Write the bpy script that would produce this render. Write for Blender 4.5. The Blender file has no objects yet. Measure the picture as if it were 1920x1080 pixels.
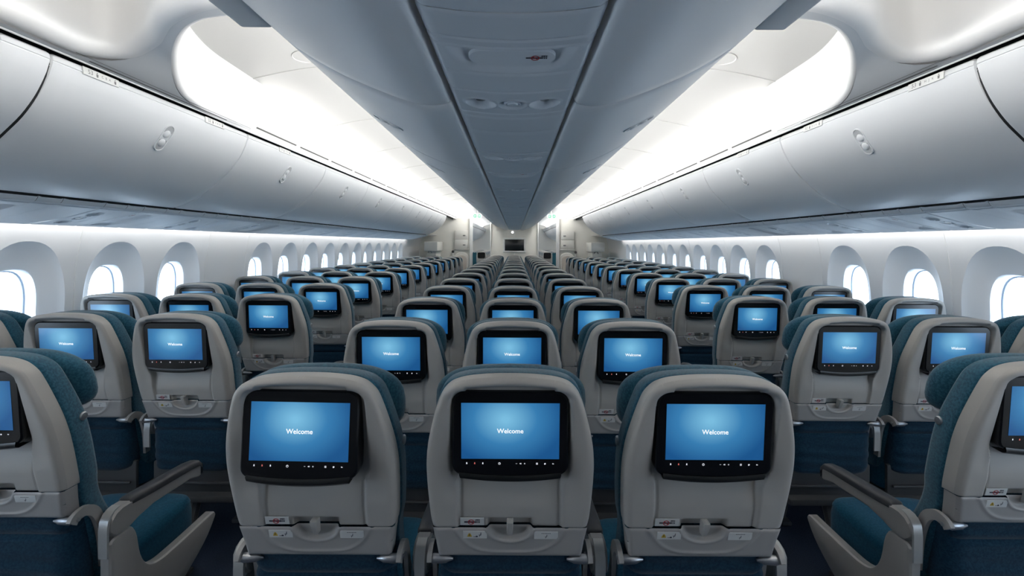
import bpy, bmesh, math, random
from mathutils import Vector, Matrix
random.seed(4)
S = bpy.context.scene
COL = S.collection
PI = math.pi

# ------------------------------------------------------------------ camera, world, exposure
EYE = 1.5
FPX = 897.0
cam_d = bpy.data.cameras.new('camera')
cam = bpy.data.objects.new('camera', cam_d)
COL.objects.link(cam)
cam_d.sensor_fit = 'HORIZONTAL'
cam_d.sensor_width = 36.0
cam_d.lens = 36.0 * FPX / 1920.0
cam_d.shift_x = -5.0 / 1920.0
cam_d.shift_y = -83.0 / 1920.0
cam_d.clip_start = 0.02
cam.location = (0.008, 0.0, EYE)
cam.rotation_euler = Matrix.Rotation(math.radians(90), 3, 'X').to_euler()
cam.rotation_euler = (Matrix.Rotation(math.radians(-0.3), 3, 'Y') @ Matrix.Rotation(math.radians(90), 3, 'X')).to_euler()
S.camera = cam

S.view_settings.view_transform = 'Standard'
S.view_settings.look = 'None'
S.view_settings.gamma = 1.0
S.view_settings.use_curve_mapping = False
S.view_settings.exposure = 0.0
S.cycles.use_denoising = True
S.cycles.max_bounces = 10
S.cycles.diffuse_bounces = 6
S.cycles.glossy_bounces = 4
S.cycles.transparent_max_bounces = 12
S.cycles.caustics_reflective = False
S.cycles.caustics_refractive = False
S.cycles.sample_clamp_indirect = 6.0

W = bpy.data.worlds.new('daylight')
S.world = W
W.use_nodes = True
nt = W.node_tree
bg = nt.nodes['Background']
tc = nt.nodes.new('ShaderNodeTexCoord')
sp = nt.nodes.new('ShaderNodeSeparateXYZ')
rp = nt.nodes.new('ShaderNodeValToRGB')
nt.links.new(tc.outputs['Generated'], sp.inputs[0])
nt.links.new(sp.outputs['Z'], rp.inputs['Fac'])
cr = rp.color_ramp
cr.elements[0].position = 0.0
cr.elements[0].color = (0.66, 0.80, 0.96, 1)
cr.elements[1].position = 0.6
cr.elements[1].color = (0.42, 0.68, 1.0, 1)
nt.links.new(rp.outputs['Color'], bg.inputs['Color'])
SKY = 7.5
COVE = 6.0
NEARCOVE = 26.0
INCOVE = 34.0
INNEAR = 36.0
SIDEL = 13.0
FWD = 30.0
bg.inputs['Strength'].default_value = SKY


# ------------------------------------------------------------------ materials
def mat(name, col, rough=0.5, metal=0.0, emit=None, estr=0.0, coat=0.0, spec=0.5, noise=None, bump=None, sheen=0.0):
    m = bpy.data.materials.new(name)
    m.use_nodes = True
    n = m.node_tree
    b = n.nodes['Principled BSDF']
    b.inputs['Base Color'].default_value = (*col, 1)
    b.inputs['Roughness'].default_value = rough
    b.inputs['Metallic'].default_value = metal
    b.inputs['Specular IOR Level'].default_value = spec
    b.inputs['Coat Weight'].default_value = coat
    b.inputs['Coat Roughness'].default_value = 0.05
    if sheen:
        b.inputs['Sheen Weight'].default_value = sheen
        b.inputs['Sheen Roughness'].default_value = 0.5
    if emit:
        b.inputs['Emission Color'].default_value = (*emit, 1)
        b.inputs['Emission Strength'].default_value = estr
    if noise:
        scale, c2, amt = noise
        t = n.nodes.new('ShaderNodeTexCoord')
        x = n.nodes.new('ShaderNodeTexNoise')
        x.inputs['Scale'].default_value = scale
        x.inputs['Detail'].default_value = 3
        n.links.new(t.outputs['Object'], x.inputs['Vector'])
        r = n.nodes.new('ShaderNodeValToRGB')
        r.color_ramp.elements[0].position = 0.5 - amt
        r.color_ramp.elements[1].position = 0.5 + amt
        r.color_ramp.elements[0].color = (*col, 1)
        r.color_ramp.elements[1].color = (*c2, 1)
        n.links.new(x.outputs['Fac'], r.inputs['Fac'])
        n.links.new(r.outputs['Color'], b.inputs['Base Color'])
    if bump:
        scale, strength, dist = bump
        t = n.nodes.new('ShaderNodeTexCoord')
        x = n.nodes.new('ShaderNodeTexNoise')
        x.inputs['Scale'].default_value = scale
        x.inputs['Detail'].default_value = 2
        n.links.new(t.outputs['Object'], x.inputs['Vector'])
        bp = n.nodes.new('ShaderNodeBump')
        bp.inputs['Strength'].default_value = strength
        bp.inputs['Distance'].default_value = dist
        n.links.new(x.outputs['Fac'], bp.inputs['Height'])
        n.links.new(bp.outputs['Normal'], b.inputs['Normal'])
    return m


M = {}
M['panel'] = mat('white_panel', (0.80, 0.80, 0.80), 0.42)
M['bin'] = mat('bin_plastic', (0.84, 0.85, 0.86), 0.34)
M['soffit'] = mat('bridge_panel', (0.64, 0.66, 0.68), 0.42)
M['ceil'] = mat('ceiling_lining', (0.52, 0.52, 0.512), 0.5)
M['wall'] = mat('sidewall_lining', (0.86, 0.86, 0.86), 0.45)
M['line'] = mat('joint_strip', (0.86, 0.86, 0.85), 0.4)
M['dark'] = mat('dark_gap', (0.012, 0.013, 0.014), 0.7)
M['groove'] = mat('groove_grey', (0.22, 0.22, 0.22), 0.6)
M['slot'] = mat('air_slot_grey', (0.10, 0.10, 0.095), 0.6)
M['psu'] = mat('service_panel_plastic', (0.68, 0.72, 0.76), 0.5)
M['psul'] = mat('lens_plastic', (0.42, 0.45, 0.48), 0.3)
M['shell'] = mat('seat_shell_plastic', (0.42, 0.40, 0.372), 0.42, bump=(900, 0.05, 0.0005))
M['shell2'] = mat('seat_lower_plastic', (0.355, 0.34, 0.325), 0.45, bump=(900, 0.05, 0.0005))
M['latch'] = mat('latch_plastic', (0.43, 0.415, 0.39), 0.4)
M['teal'] = mat('teal_wool', (0.010, 0.058, 0.098), 0.9, spec=0.15, noise=(160, (0.024, 0.105, 0.155), 0.12), bump=(420, 0.25, 0.002), sheen=0.25)
M['navy'] = mat('pocket_fabric', (0.004, 0.022, 0.045), 0.92, spec=0.12, noise=(160, (0.009, 0.038, 0.066), 0.12), bump=(420, 0.25, 0.002), sheen=0.12)
M['seatfab'] = mat('cushion_fabric', (0.006, 0.055, 0.100), 0.92, spec=0.12, noise=(140, (0.010, 0.075, 0.13), 0.12), bump=(420, 0.25, 0.002), sheen=0.1)
M['black'] = mat('monitor_black', (0.006, 0.006, 0.007), 0.22, spec=0.4)
M['blackm'] = mat('monitor_lower_trim', (0.008, 0.008, 0.008), 0.4)
M['silver'] = mat('brushed_metal', (0.42, 0.43, 0.45), 0.38, metal=0.9)
M['armgrey'] = mat('armrest_grey', (0.29, 0.28, 0.27), 0.4)
M['armpad'] = mat('armrest_pad', (0.035, 0.036, 0.042), 0.5)
M['frame'] = mat('seat_frame_dark', (0.05, 0.05, 0.052), 0.5)
M['placard'] = mat('placard_white', (0.62, 0.62, 0.60), 0.5)
M['ink'] = mat('ink_dark', (0.04, 0.045, 0.06), 0.6)
M['red'] = mat('ink_red', (0.42, 0.02, 0.03), 0.6)
M['yellow'] = mat('ink_yellow', (0.55, 0.36, 0.03), 0.6)
M['white_e'] = mat('display_white', (0.8, 0.8, 0.8), 0.5, emit=(1, 1, 1), estr=0.9)
M['icon_e'] = mat('icon_white', (0.5, 0.5, 0.5), 0.5, emit=(0.9, 0.9, 1), estr=0.75)
M['icon_r'] = mat('icon_red', (0.5, 0.1, 0.1), 0.5, emit=(1, 0.25, 0.2), estr=0.5)
M['carpet'] = mat('navy_carpet', (0.022, 0.030, 0.050), 0.95, spec=0.1, noise=(220, (0.042, 0.054, 0.08), 0.15), bump=(500, 0.4, 0.004))
M['cove'] = mat('cove_lamp', (0.9, 0.9, 0.9), 0.5, emit=(1.0, 0.985, 0.955), estr=COVE)
M['nearcove'] = mat('near_cove_lamp', (0.9, 0.9, 0.9), 0.5, emit=(1.0, 0.96, 0.90), estr=NEARCOVE)
M['inlamp'] = mat('centre_bin_lamp', (0.9, 0.9, 0.9), 0.5, emit=(1.0, 0.985, 0.955), estr=INCOVE)
M['innear'] = mat('near_centre_bin_lamp', (0.9, 0.9, 0.9), 0.5, emit=(1.0, 0.97, 0.92), estr=INNEAR)
M['sidelamp'] = mat('sidewall_lamp', (0.9, 0.9, 0.9), 0.5, emit=(1.0, 0.985, 0.96), estr=SIDEL)
M['cream'] = mat('bulkhead_laminate', (0.80, 0.785, 0.73), 0.5)
M['cream2'] = mat('locker_laminate', (0.78, 0.765, 0.72), 0.45)
M['beige'] = mat('jump_seat_beige', (0.52, 0.47, 0.42), 0.7)
M['tv'] = mat('television_black', (0.012, 0.013, 0.015), 0.25)
M['tvframe'] = mat('television_frame', (0.86, 0.86, 0.84), 0.4)
M['green_e'] = mat('exit_green', (0.1, 0.4, 0.25), 0.5, emit=(0.10, 0.32, 0.19), estr=0.5)
M['exit_w'] = mat('exit_white', (0.8, 0.9, 0.85), 0.5, emit=(0.85, 1.0, 0.92), estr=0.35)
M['fwdcove'] = mat('forward_cove_lamp', (0.9, 0.9, 0.9), 0.5, emit=(0.97, 0.985, 1.0), estr=FWD)
M['addlamp'] = mat('added_fill_lamp', (0.9, 0.9, 0.9), 0.5, emit=(1.0, 0.98, 0.94), estr=38)  # added fill light for the far end, no known source there
M['spot'] = mat('spot_lamp', (0.9, 0.9, 0.9), 0.5, emit=(1, 1, 1), estr=14)
M['backwall'] = mat('rear_wall_darkened', (0.22, 0.22, 0.22), 0.8)  # unseen rear wall, darkened to dim the nearest seat backs
M['curtain'] = mat('teal_panel', (0.016, 0.075, 0.105), 0.9, spec=0.1)
M['gasket'] = mat('window_gasket', (0.30, 0.34, 0.40), 0.6)

# thin window pane
g = bpy.data.materials.new('window_pane')
g.use_nodes = True
n = g.node_tree
n.nodes.clear()
o_ = n.nodes.new('ShaderNodeOutputMaterial')
mx = n.nodes.new('ShaderNodeMixShader')
mx.inputs[0].default_value = 0.06
tr = n.nodes.new('ShaderNodeBsdfTransparent')
tr.inputs[0].default_value = (0.93, 0.97, 1.0, 1)
gl = n.nodes.new('ShaderNodeBsdfGlossy')
gl.inputs['Roughness'].default_value = 0.03
n.links.new(tr.outputs[0], mx.inputs[1])
n.links.new(gl.outputs[0], mx.inputs[2])
n.links.new(mx.outputs[0], o_.inputs[0])
M['pane'] = g


def screen_mat():
    m = bpy.data.materials.new('welcome_screen')
    m.use_nodes = True
    n = m.node_tree
    b = n.nodes['Principled BSDF']
    b.inputs['Base Color'].default_value = (0.004, 0.006, 0.01, 1)
    b.inputs['Roughness'].default_value = 0.16
    t = n.nodes.new('ShaderNodeTexCoord')
    mp = n.nodes.new('ShaderNodeMapping')
    mp.inputs['Location'].default_value = (0.012 * 7.2, 0, -0.028 * 9.0)
    mp.inputs['Scale'].default_value = (7.2, 0, 9.0)
    n.links.new(t.outputs['Object'], mp.inputs['Vector'])
    gr = n.nodes.new('ShaderNodeTexGradient')
    gr.gradient_type = 'SPHERICAL'
    n.links.new(mp.outputs[0], gr.inputs[0])
    r = n.nodes.new('ShaderNodeValToRGB')
    e = r.color_ramp.elements
    e[0].position = 0.0
    e[0].color = (0.010, 0.085, 0.25, 1)
    e[1].position = 0.95
    e[1].color = (0.19, 0.50, 0.73, 1)
    k = e.new(0.45)
    k.color = (0.038, 0.20, 0.43, 1)
    n.links.new(gr.outputs['Color'], r.inputs['Fac'])
    n.links.new(r.outputs['Color'], b.inputs['Emission Color'])
    b.inputs['Emission Strength'].default_value = 1.0
    return m


M['screen'] = screen_mat()


# ------------------------------------------------------------------ mesh helpers
class MB:
    def __init__(s):
        s.v = []
        s.f = []
        s.m = []
        s.mats = []

    def mi(s, key):
        if key not in s.mats:
            s.mats.append(key)
        return s.mats.index(key)

    def add(s, vs, fs, key):
        o = len(s.v)
        s.v += [tuple(p) for p in vs]
        k = s.mi(key)
        for f in fs:
            s.f.append([i + o for i in f])
            s.m.append(k)

    def grid(s, rows, key, close=False):
        o = len(s.v)
        nr, nc = len(rows), len(rows[0])
        fs = []
        for i in range(nr - 1):
            for j in range(nc if close else nc - 1):
                a = i * nc + j
                b = i * nc + (j + 1) % nc
                fs.append([a, b, b + nc, a + nc])
        s.add([p for r in rows for p in r], fs, key)

    def loft(s, rings, key, caps=True):
        n_ = len(rings[0])
        s.grid(rings, key, True)
        if caps:
            s.add(rings[0], [list(range(n_))[::-1]], key)
            s.add(rings[-1], [list(range(n_))], key)

    def box(s, c, d, key, bev=0.0, seg=2):
        bm = bmesh.new()
        bmesh.ops.create_cube(bm, size=1.0)
        for v in bm.verts:
            v.co = Vector((v.co.x * d[0] + c[0], v.co.y * d[1] + c[1], v.co.z * d[2] + c[2]))
        if bev:
            bmesh.ops.bevel(bm, geom=list(bm.edges), offset=bev, segments=seg, affect='EDGES', profile=0.5)
        bm.verts.index_update()
        s.add([v.co[:] for v in bm.verts], [[v.index for v in f.verts] for f in bm.faces], key)
        bm.free()

    def tube(s, pts, r, key, n=10, caps=True):
        pts = [Vector(p) for p in pts]
        rr = r if isinstance(r, (list, tuple)) else [r] * len(pts)
        rings = []
        up = Vector((0, 0, 1))
        for i, p in enumerate(pts):
            t = (pts[min(i + 1, len(pts) - 1)] - pts[max(i - 1, 0)]).normalized()
            a = t.cross(up)
            if a.length < 1e-3:
                a = t.cross(Vector((1, 0, 0)))
            a.normalize()
            b = t.cross(a)
            rings.append([p + (a * math.cos(k * 2 * PI / n) + b * math.sin(k * 2 * PI / n)) * rr[i] for k in range(n)])
        s.loft(rings, key, caps)

    def disc(s, c, ax, ay, key, n=24):
        c, ax, ay = Vector(c), Vector(ax), Vector(ay)
        s.add([c + ax * math.cos(k * 2 * PI / n) + ay * math.sin(k * 2 * PI / n) for k in range(n)], [list(range(n))], key)

    def ellipsoid(s, c, d, key, nu=20, nv=12):
        rows = []
        for i in range(nv + 1):
            a = -PI / 2 + PI * i / nv
            rows.append([(c[0] + d[0] * math.cos(a) * math.cos(2 * PI * j / nu), c[1] + d[1] * math.cos(a) * math.sin(2 * PI * j / nu), c[2] + d[2] * math.sin(a)) for j in range(nu)])
        s.grid(rows, key, True)

    def mesh(s, name, merge=0.00002, ang=38, recalc=True):
        me = bpy.data.meshes.new(name)
        bm = bmesh.new()
        vv = [bm.verts.new(p) for p in s.v]
        for f, k in zip(s.f, s.m):
            try:
                fc = bm.faces.new([vv[i] for i in f])
                fc.material_index = k
                fc.smooth = True
            except ValueError:
                pass
        if merge:
            bmesh.ops.remove_doubles(bm, verts=bm.verts, dist=merge)
        if recalc:
            bmesh.ops.recalc_face_normals(bm, faces=bm.faces)
        bm.to_mesh(me)
        bm.free()
        for k in s.mats:
            me.materials.append(M[k])
        me.set_sharp_from_angle(angle=math.radians(ang))
        return me

    def build(s, name, parent=None, **kw):
        o = bpy.data.objects.new(name, s.mesh(name, **kw))
        COL.objects.link(o)
        if parent is not None:
            o.parent = parent
        return o


def tag(o, label, cat=None, group=None, kind=None):
    o['label'] = label
    if cat:
        o['category'] = cat
    if group:
        o['group'] = group
    if kind:
        o['kind'] = kind
    return o


def empty(name, loc, label, cat, group=None):
    o = bpy.data.objects.new(name, None)
    o.empty_display_size = 0.1
    COL.objects.link(o)
    o.location = loc
    return tag(o, label, cat, group)


def inst(src, name, parent, loc=None):
    o = src.copy()
    o.name = name
    COL.objects.link(o)
    o.parent = parent
    if loc:
        o.location = loc
    return o


def smooth_curve(pts, n=6):
    out = []
    P = [Vector(p) for p in pts]
    for i in range(len(P) - 1):
        p0 = P[max(i - 1, 0)]
        p1, p2 = P[i], P[i + 1]
        p3 = P[min(i + 2, len(P) - 1)]
        for k in range(n):
            t = k / n
            out.append(0.5 * ((2 * p1) + (p2 - p0) * t + (2 * p0 - 5 * p1 + 4 * p2 - p3) * t * t + (3 * p1 - p0 - 3 * p2 + p3) * t ** 3))
    out.append(P[-1])
    return out


def resample(pts, n):
    P = [Vector(p) for p in pts]
    L = [0]
    for a, b in zip(P, P[1:]):
        L.append(L[-1] + (b - a).length)
    out = []
    j = 0
    for i in range(n):
        d = L[-1] * i / (n - 1)
        while j < len(L) - 2 and L[j + 1] < d:
            j += 1
        k = (d - L[j]) / max(L[j + 1] - L[j], 1e-9)
        out.append(P[j].lerp(P[j + 1], k))
    return out


def interp(tab, x):
    if x <= tab[0][0]:
        return tab[0][1]
    for (a, b), (c, d) in zip(tab, tab[1:]):
        if x <= c:
            return b + (d - b) * (x - a) / (c - a)
    return tab[-1][1]


def sst(a, b, x):
    t = min(max((x - a) / (b - a), 0), 1)
    return t * t * (3 - 2 * t)


_text_cache = {}


def text_geo(txt, size, bold=0.0):
    key = (txt, size, bold)
    if key not in _text_cache:
        cu = bpy.data.curves.new('t', 'FONT')
        cu.body = txt
        cu.size = size
        cu.offset = bold
        cu.align_x = 'CENTER'
        cu.align_y = 'CENTER'
        cu.resolution_u = 3
        ob = bpy.data.objects.new('t', cu)
        COL.objects.link(ob)
        dg = bpy.context.evaluated_depsgraph_get()
        me = bpy.data.meshes.new_from_object(ob.evaluated_get(dg))
        _text_cache[key] = ([v.co.copy() for v in me.vertices], [list(p.vertices) for p in me.polygons])
        bpy.data.objects.remove(ob)
        bpy.data.curves.remove(cu)
        bpy.data.meshes.remove(me)
    return _text_cache[key]


def add_text(mb, txt, size, key, origin, xd, yd, bold=0.0):
    vs, fs = text_geo(txt, size, bold)
    o, xd, yd = Vector(origin), Vector(xd), Vector(yd)
    mb.add([o + xd * v.x + yd * v.y for v in vs], fs, key)


ORD = ['first', 'second', 'third', 'fourth', 'fifth', 'sixth', 'seventh', 'eighth', 'ninth', 'tenth', 'eleventh', 'twelfth', 'thirteenth', 'fourteenth', 'fifteenth', 'sixteenth', 'seventeenth', 'eighteenth', 'nineteenth', 'twentieth',
       'twenty-first', 'twenty-second', 'twenty-third', 'twenty-fourth', 'twenty-fifth']

Y0, Y1 = -1.6, 27.0      # cabin extents along the aisle

# ------------------------------------------------------------------ setting: floor, hull, walls
fl = MB()
fl.box((0, (Y0 + Y1) / 2, -0.05), (5.4, Y1 - Y0, 0.1), 'carpet')
tag(fl.build('floor'), 'dark navy carpet covering the whole cabin floor', 'floor', kind='structure')

WALLTAB = [(0, 2.45), (0.4, 2.56), (0.8, 2.635), (1.1, 2.65), (1.35, 2.635), (1.5, 2.61), (1.6, 2.585), (1.7, 2.55), (1.85, 2.48)]


def wallx(z):
    return interp(WALLTAB, z)


def selli(yc, zc, a, b, p, ang):
    c, s = math.cos(ang), math.sin(ang)
    r = (abs(c / a) ** p + abs(s / b) ** p) ** (-1.0 / p)
    return yc + r * c, zc + r * s


WY = [2.58 + 0.605 * k for k in range(-5, 15) if k not in (3, -1)] + [17.7 + 0.605 * k for k in range(14)]
BAY = 0.605
NA = 64


def build_wall(sx, name, label):
    mb = MB()
    ys = []
    for y in WY:
        ys.append((y - BAY / 2, y + BAY / 2))
    # plain stretches between windowed bays
    plain = []
    cur = Y0
    for a, b in ys:
        if a - cur > 1e-3:
            plain.append((cur, a))
        cur = b
    plain.append((cur, Y1))
    zs_all = [0, 0.2, 0.4, 0.6, 0.8, 0.95, 1.1, 1.25, 1.35, 1.45, 1.5, 1.55, 1.62, 1.7, 1.78, 1.85]
    for a, b in plain:
        mb.grid([[(sx * wallx(z), y, z) for z in zs_all] for y in (a, b)], 'wall')
    for yc in WY:
        a, b = yc - BAY / 2, yc + BAY / 2
        mb.grid([[(sx * wallx(z), y, z) for z in (0, 0.2, 0.4, 0.6)] for y in (a, b)], 'wall')
        mb.grid([[(sx * wallx(z), y, z) for z in (1.62, 1.7, 1.78, 1.85)] for y in (a, b)], 'wall')
        rows = []
        for q in range(5):
            row = []
            for k in range(NA):
                t = 2 * PI * (k + 0.5) / NA
                iy, iz = selli(yc, 1.115, 0.245, 0.385, 2.3, t)
                c, s_ = math.cos(t), math.sin(t)
                # the point of the bay's rectangle in the same direction
                zc = 1.11
                hz = 0.51
                r = min((BAY / 2) / max(abs(c), 1e-6), hz / max(abs(s_), 1e-6))
                oy, oz = yc + r * c, zc + r * s_
                f = q / 4
                y, z = iy + (oy - iy) * f, iz + (oz - iz) * f
                row.append((sx * wallx(z), y, z))
            rows.append(row)
        mb.grid(rows, 'wall', True)
    o = mb.build(name, ang=60)
    tag(o, label, 'wall', kind='structure')


build_wall(-1, 'wall_left', 'white left sidewall lining curving round the window openings')
build_wall(1, 'wall_right', 'white right sidewall lining curving round the window openings')


def window_mesh():
    """scalloped recess, tube and pane of one window of the right wall, centred at y = 0"""
    mb = MB()
    rings = []
    for q in range(9):
        f = q / 8
        a = 0.245 + (0.145 - 0.245) * f
        b = 0.385 + (0.255 - 0.385) * f
        zc = 1.115 + (1.095 - 1.115) * f
        p = 2.3 + 0.6 * f
        dep = 0.06 * (f ** 0.75)
        row = []
        for k in range(NA):
            t = 2 * PI * (k + 0.5) / NA
            y, z = selli(0, zc, a, b, p, t)
            row.append((wallx(z) + dep, y, z))
        rings.append(row)
    mb.grid(rings, 'wall', True)
    r2 = []
    for dep, sh in ((0.06, 0), (0.064, 0.006), (0.12, 0.012)):
        row = []
        for k in range(NA):
            t = 2 * PI * (k + 0.5) / NA
            y, z = selli(0, 1.095, 0.145 - sh, 0.255 - sh, 2.9, t)
            row.append((wallx(z) + dep, y, z))
        r2.append(row)
    mb.grid(r2, 'wall', True)
    gk = MB()
    r3 = []
    for dep, sh in ((0.120, 0.0105), (0.123, 0.0105), (0.123, 0.019), (0.128, 0.019)):
        row = []
        for k in range(NA):
            t = 2 * PI * (k + 0.5) / NA
            y, z = selli(0, 1.095, 0.145 - sh, 0.255 - sh, 2.9, t)
            row.append((wallx(z) + dep, y, z))
        r3.append(row)
    gk.grid(r3, 'gasket', True)
    pn = MB()
    row = []
    for k in range(NA):
        t = 2 * PI * (k + 0.5) / NA
        y, z = selli(0, 1.095, 0.135, 0.245, 2.9, t)
        row.append((wallx(z) + 0.127, y, z))
    ctr = [(2.777, 0, 1.095)] * NA
    pn.grid([row, ctr], 'pane', True)
    return mb, gk, pn


def flip(mb):
    m2 = MB()
    m2.v = [(-x, y, z) for x, y, z in mb.v]
    m2.f = [f[::-1] for f in mb.f]
    m2.m = list(mb.m)
    m2.mats = list(mb.mats)
    return m2


wm = window_mesh()
wn = 0
for sx in (-1, 1):
    ms = [(b if sx > 0 else flip(b)) for b in wm]
    meshes = [b.mesh(nm, ang=50) for b, nm in zip(ms, ('window_recess', 'gasket', 'pane'))]
    cnt = 0
    for y in WY:
        if y < 0.7:
            continue
        wn += 1
        o = bpy.data.objects.new('window_%d' % wn, meshes[0])
        COL.objects.link(o)
        o.location = (0, y, 0)
        side = 'left' if sx < 0 else 'right'
        if y < 13:
            lb = 'oval cabin window in a scalloped recess, %s from the camera on the %s wall' % (ORD[cnt], side)
        else:
            lb = 'distant oval window on the %s wall of the forward cabin, %s one' % (side, ORD[cnt - 17] if cnt >= 17 else ORD[cnt])
        cnt += 1
        tag(o, lb, 'window', kind='structure')
        for me, nm in ((meshes[1], 'gasket'), (meshes[2], 'pane')):
            c = bpy.data.objects.new(nm, me)
            COL.objects.link(c)
            c.parent = o

# outer hull above the lining, keeps daylight out
mb = MB()
hull = [(2.48, 1.85), (2.46, 2.0), (2.3, 2.35), (2.0, 2.68), (1.5, 2.9), (0.8, 3.02), (0, 3.05)]
hull = hull + [(-x, z) for x, z in hull[-2::-1]]
mb.grid([[(x, y, z) for x, z in hull] for y in (Y0, Y1)], 'panel')
tag(mb.build('ceiling_crown'), 'upper hull lining above the bins', 'ceiling', kind='structure')

# trims (joints) on the side walls
tn = 0
for sx in (-1, 1):
    for y in [2.8825 - 1.21 * 2, 2.8825 - 1.21, 2.8825, 4.0925, 4.6975, 5.9075, 7.1175, 8.3275, 9.5375, 10.7475]:
        mb = MB()
        zs = [0.6, 0.8, 0.95, 1.1, 1.25, 1.35, 1.45, 1.5, 1.55, 1.62, 1.68]
        mb.grid([[(sx * (wallx(z) - d), y + e, z) for z in zs] for e, d in ((-0.005, -0.001), (-0.003, 0.003), (0.003, 0.003), (0.005, -0.001))], 'line')
        tn += 1
        tag(mb.build('trim_%d' % tn), 'pale joint strip on the %s sidewall between window panels, %.1f metres ahead' % ('left' if sx < 0 else 'right', y), 'trim', kind='structure')

# ------------------------------------------------------------------ ceiling coves
E = EYE
CEIL = [(1.80, 0.84), (1.785, 0.90), (1.73, 0.965), (1.64, 1.005), (1.50, 1.04), (1.35, 1.07), (1.20, 1.09), (1.0, 1.10), (0.78, 1.08), (0.60, 1.0), (0.50, 0.85)]
CEILC = smooth_curve(CEIL, 5)
for sx in (-1, 1):
    mb = MB()
    ysn = [Y0 + (Y1 - Y0) * i / 12 for i in range(13)]
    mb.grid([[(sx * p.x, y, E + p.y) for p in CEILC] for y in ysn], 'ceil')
    o = mb.build('ceiling_%s' % ('left' if sx < 0 else 'right'))
    tag(o, 'white vaulted ceiling cove over the %s aisle' % ('left' if sx < 0 else 'right'), 'ceiling', kind='structure')

# transverse joints on the ceiling
for sx in (-1, 1):
    for k in range(9):
        y = 2.96 + 1.22 * k
        mb = MB()
        cc = CEILC[8:46]
        mb.grid([[(sx * p.x, y + e, E + p.y - d) for p in cc] for e, d in ((-0.006, -0.001), (-0.003, 0.004), (0.003, 0.004), (0.006, -0.001))], 'ceil')
        tn += 1
        tag(mb.build('trim_%d' % tn), 'thin joint across the %s ceiling cove, %.1f metres ahead' % ('left' if sx < 0 else 'right', y), 'trim', kind='structure')

# lip strips with the air slots, trough and lamps
for sx in (-1, 1):
    side = 'left' if sx < 0 else 'right'
    mb = MB()
    prof = [(1.629, 0.70), (1.629, 0.676), (1.626, 0.674), (1.622, 0.676), (1.600, 0.760), (1.594, 0.815), (1.597, 0.823), (1.605, 0.823), (1.61, 0.80), (1.62, 0.775), (1.75, 0.775), (1.80, 0.80), (1.80, 0.85)]
    mb.grid([[(sx * x, y, E + z) for x, z in prof] for y in (Y0, 3.0, 8, 14, Y1)], 'panel')
    strip = mb.build('trim_%s_lip' % side, ang=25)
    tag(strip, 'white lip strip with dark air slots running above the %s bins' % side, 'trim', kind='structure')
    k = 0
    y = 2.99
    while y < 13.2:
        a = MB()
        x0, z0, x1, z1 = 1.6125, 0.714, 1.6085, 0.723
        nx, nz = -0.0018, -0.0008
        pts = [(x0 + nx, z0 + nz), (x1 + nx, z1 + nz)]
        a.grid([[(sx * x, yy, E + z) for x, z in pts] for yy in (y, y + 0.545)], 'slot')
        a.grid([[(sx * (x - nx * 2), yy, E + z - nz * 2) for x, z in pts] for yy in (y, y + 0.545)], 'slot')
        a.build('air_slot', strip)
        y += 0.61
    # the dark gap behind the bin tops
    b = MB()
    b.grid([[(sx * x, yy, E + z) for x, z in ((1.631, 0.742), (1.631, 0.682), (1.633, 0.682), (1.70, 0.735), (1.705, 0.66))] for yy in (Y0, Y1)], 'dark')
    tag(b.build('trim_%s_gap' % side), 'dark gap between the %s bins and the lip strip' % side, 'trim', kind='structure')
    # cove lamps
    for (ya, yb, key, lab) in ((3.1, 13.4, 'cove', 'bright strip lamp hidden behind the lip above the %s bins' % side), (-0.4, 1.45, 'nearcove', 'dim strip lamp behind the lip of the nearest %s ceiling recess' % side), (13.6, 26.5, 'fwdcove', 'strip lamp of the %s forward cabin cove' % side)):
        b = MB()
        b.add([(sx * 1.635, ya, E + 0.795), (sx * 1.715, ya, E + 0.825), (sx * 1.715, yb, E + 0.825), (sx * 1.635, yb, E + 0.795)], [[0, 1, 2, 3]], key)
        b.box((sx * 1.68, (ya + yb) / 2, E + 0.786), (0.09, yb - ya, 0.014), 'panel')
        tag(b.build('cove_lamp'), lab, 'lamp', 'strip lamps of the ceiling coves')
    for (ya, yb_, key, lab) in ((1.5, 14.2, 'inlamp', 'strip lamp on top of the centre bins beside the %s aisle' % side), (-0.4, 1.45, 'innear', 'dim strip lamp on top of the nearest centre bins, %s side' % side)):
        b = MB()
        b.add([(sx * 0.625, ya, E + 0.655), (sx * 0.545, ya, E + 0.700), (sx * 0.545, yb_, E + 0.700), (sx * 0.625, yb_, E + 0.655)], [[0, 1, 2, 3]], key)
        b.add([(sx * 0.621, ya, E + 0.648), (sx * 0.541, ya, E + 0.693), (sx * 0.541, yb_, E + 0.693), (sx * 0.621, yb_, E + 0.648)], [[0, 1, 2, 3]], 'panel')
        tag(b.build('cove_lamp'), lab, 'lamp', 'strip lamps of the ceiling coves')

# soffit between the two coves
FAR = [(0.66, 1.53), (0.80, 1.535), (0.92, 1.55), (1.02, 1.58), (1.125, 1.656), (1.24, 1.78), (1.345, 1.916), (1.46, 2.09), (1.545, 2.274), (1.60, 2.513), (1.612, 2.80), (1.615, 3.06)]
NEAR = [(0.66, 1.42), (0.80, 1.42), (0.913, 1.432), (1.0, 1.46), (1.095, 1.51), (1.18, 1.57), (1.257, 1.645), (1.32, 1.71), (1.38, 1.755), (1.44, 1.785), (1.50, 1.785), (1.54, 1.74), (1.548, 1.67), (1.545, 1.50), (1.56, 1.3)]


def sof_z(x):
    return E + 0.725 - 0.046 * sst(1.36, 1.61, x)


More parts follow.
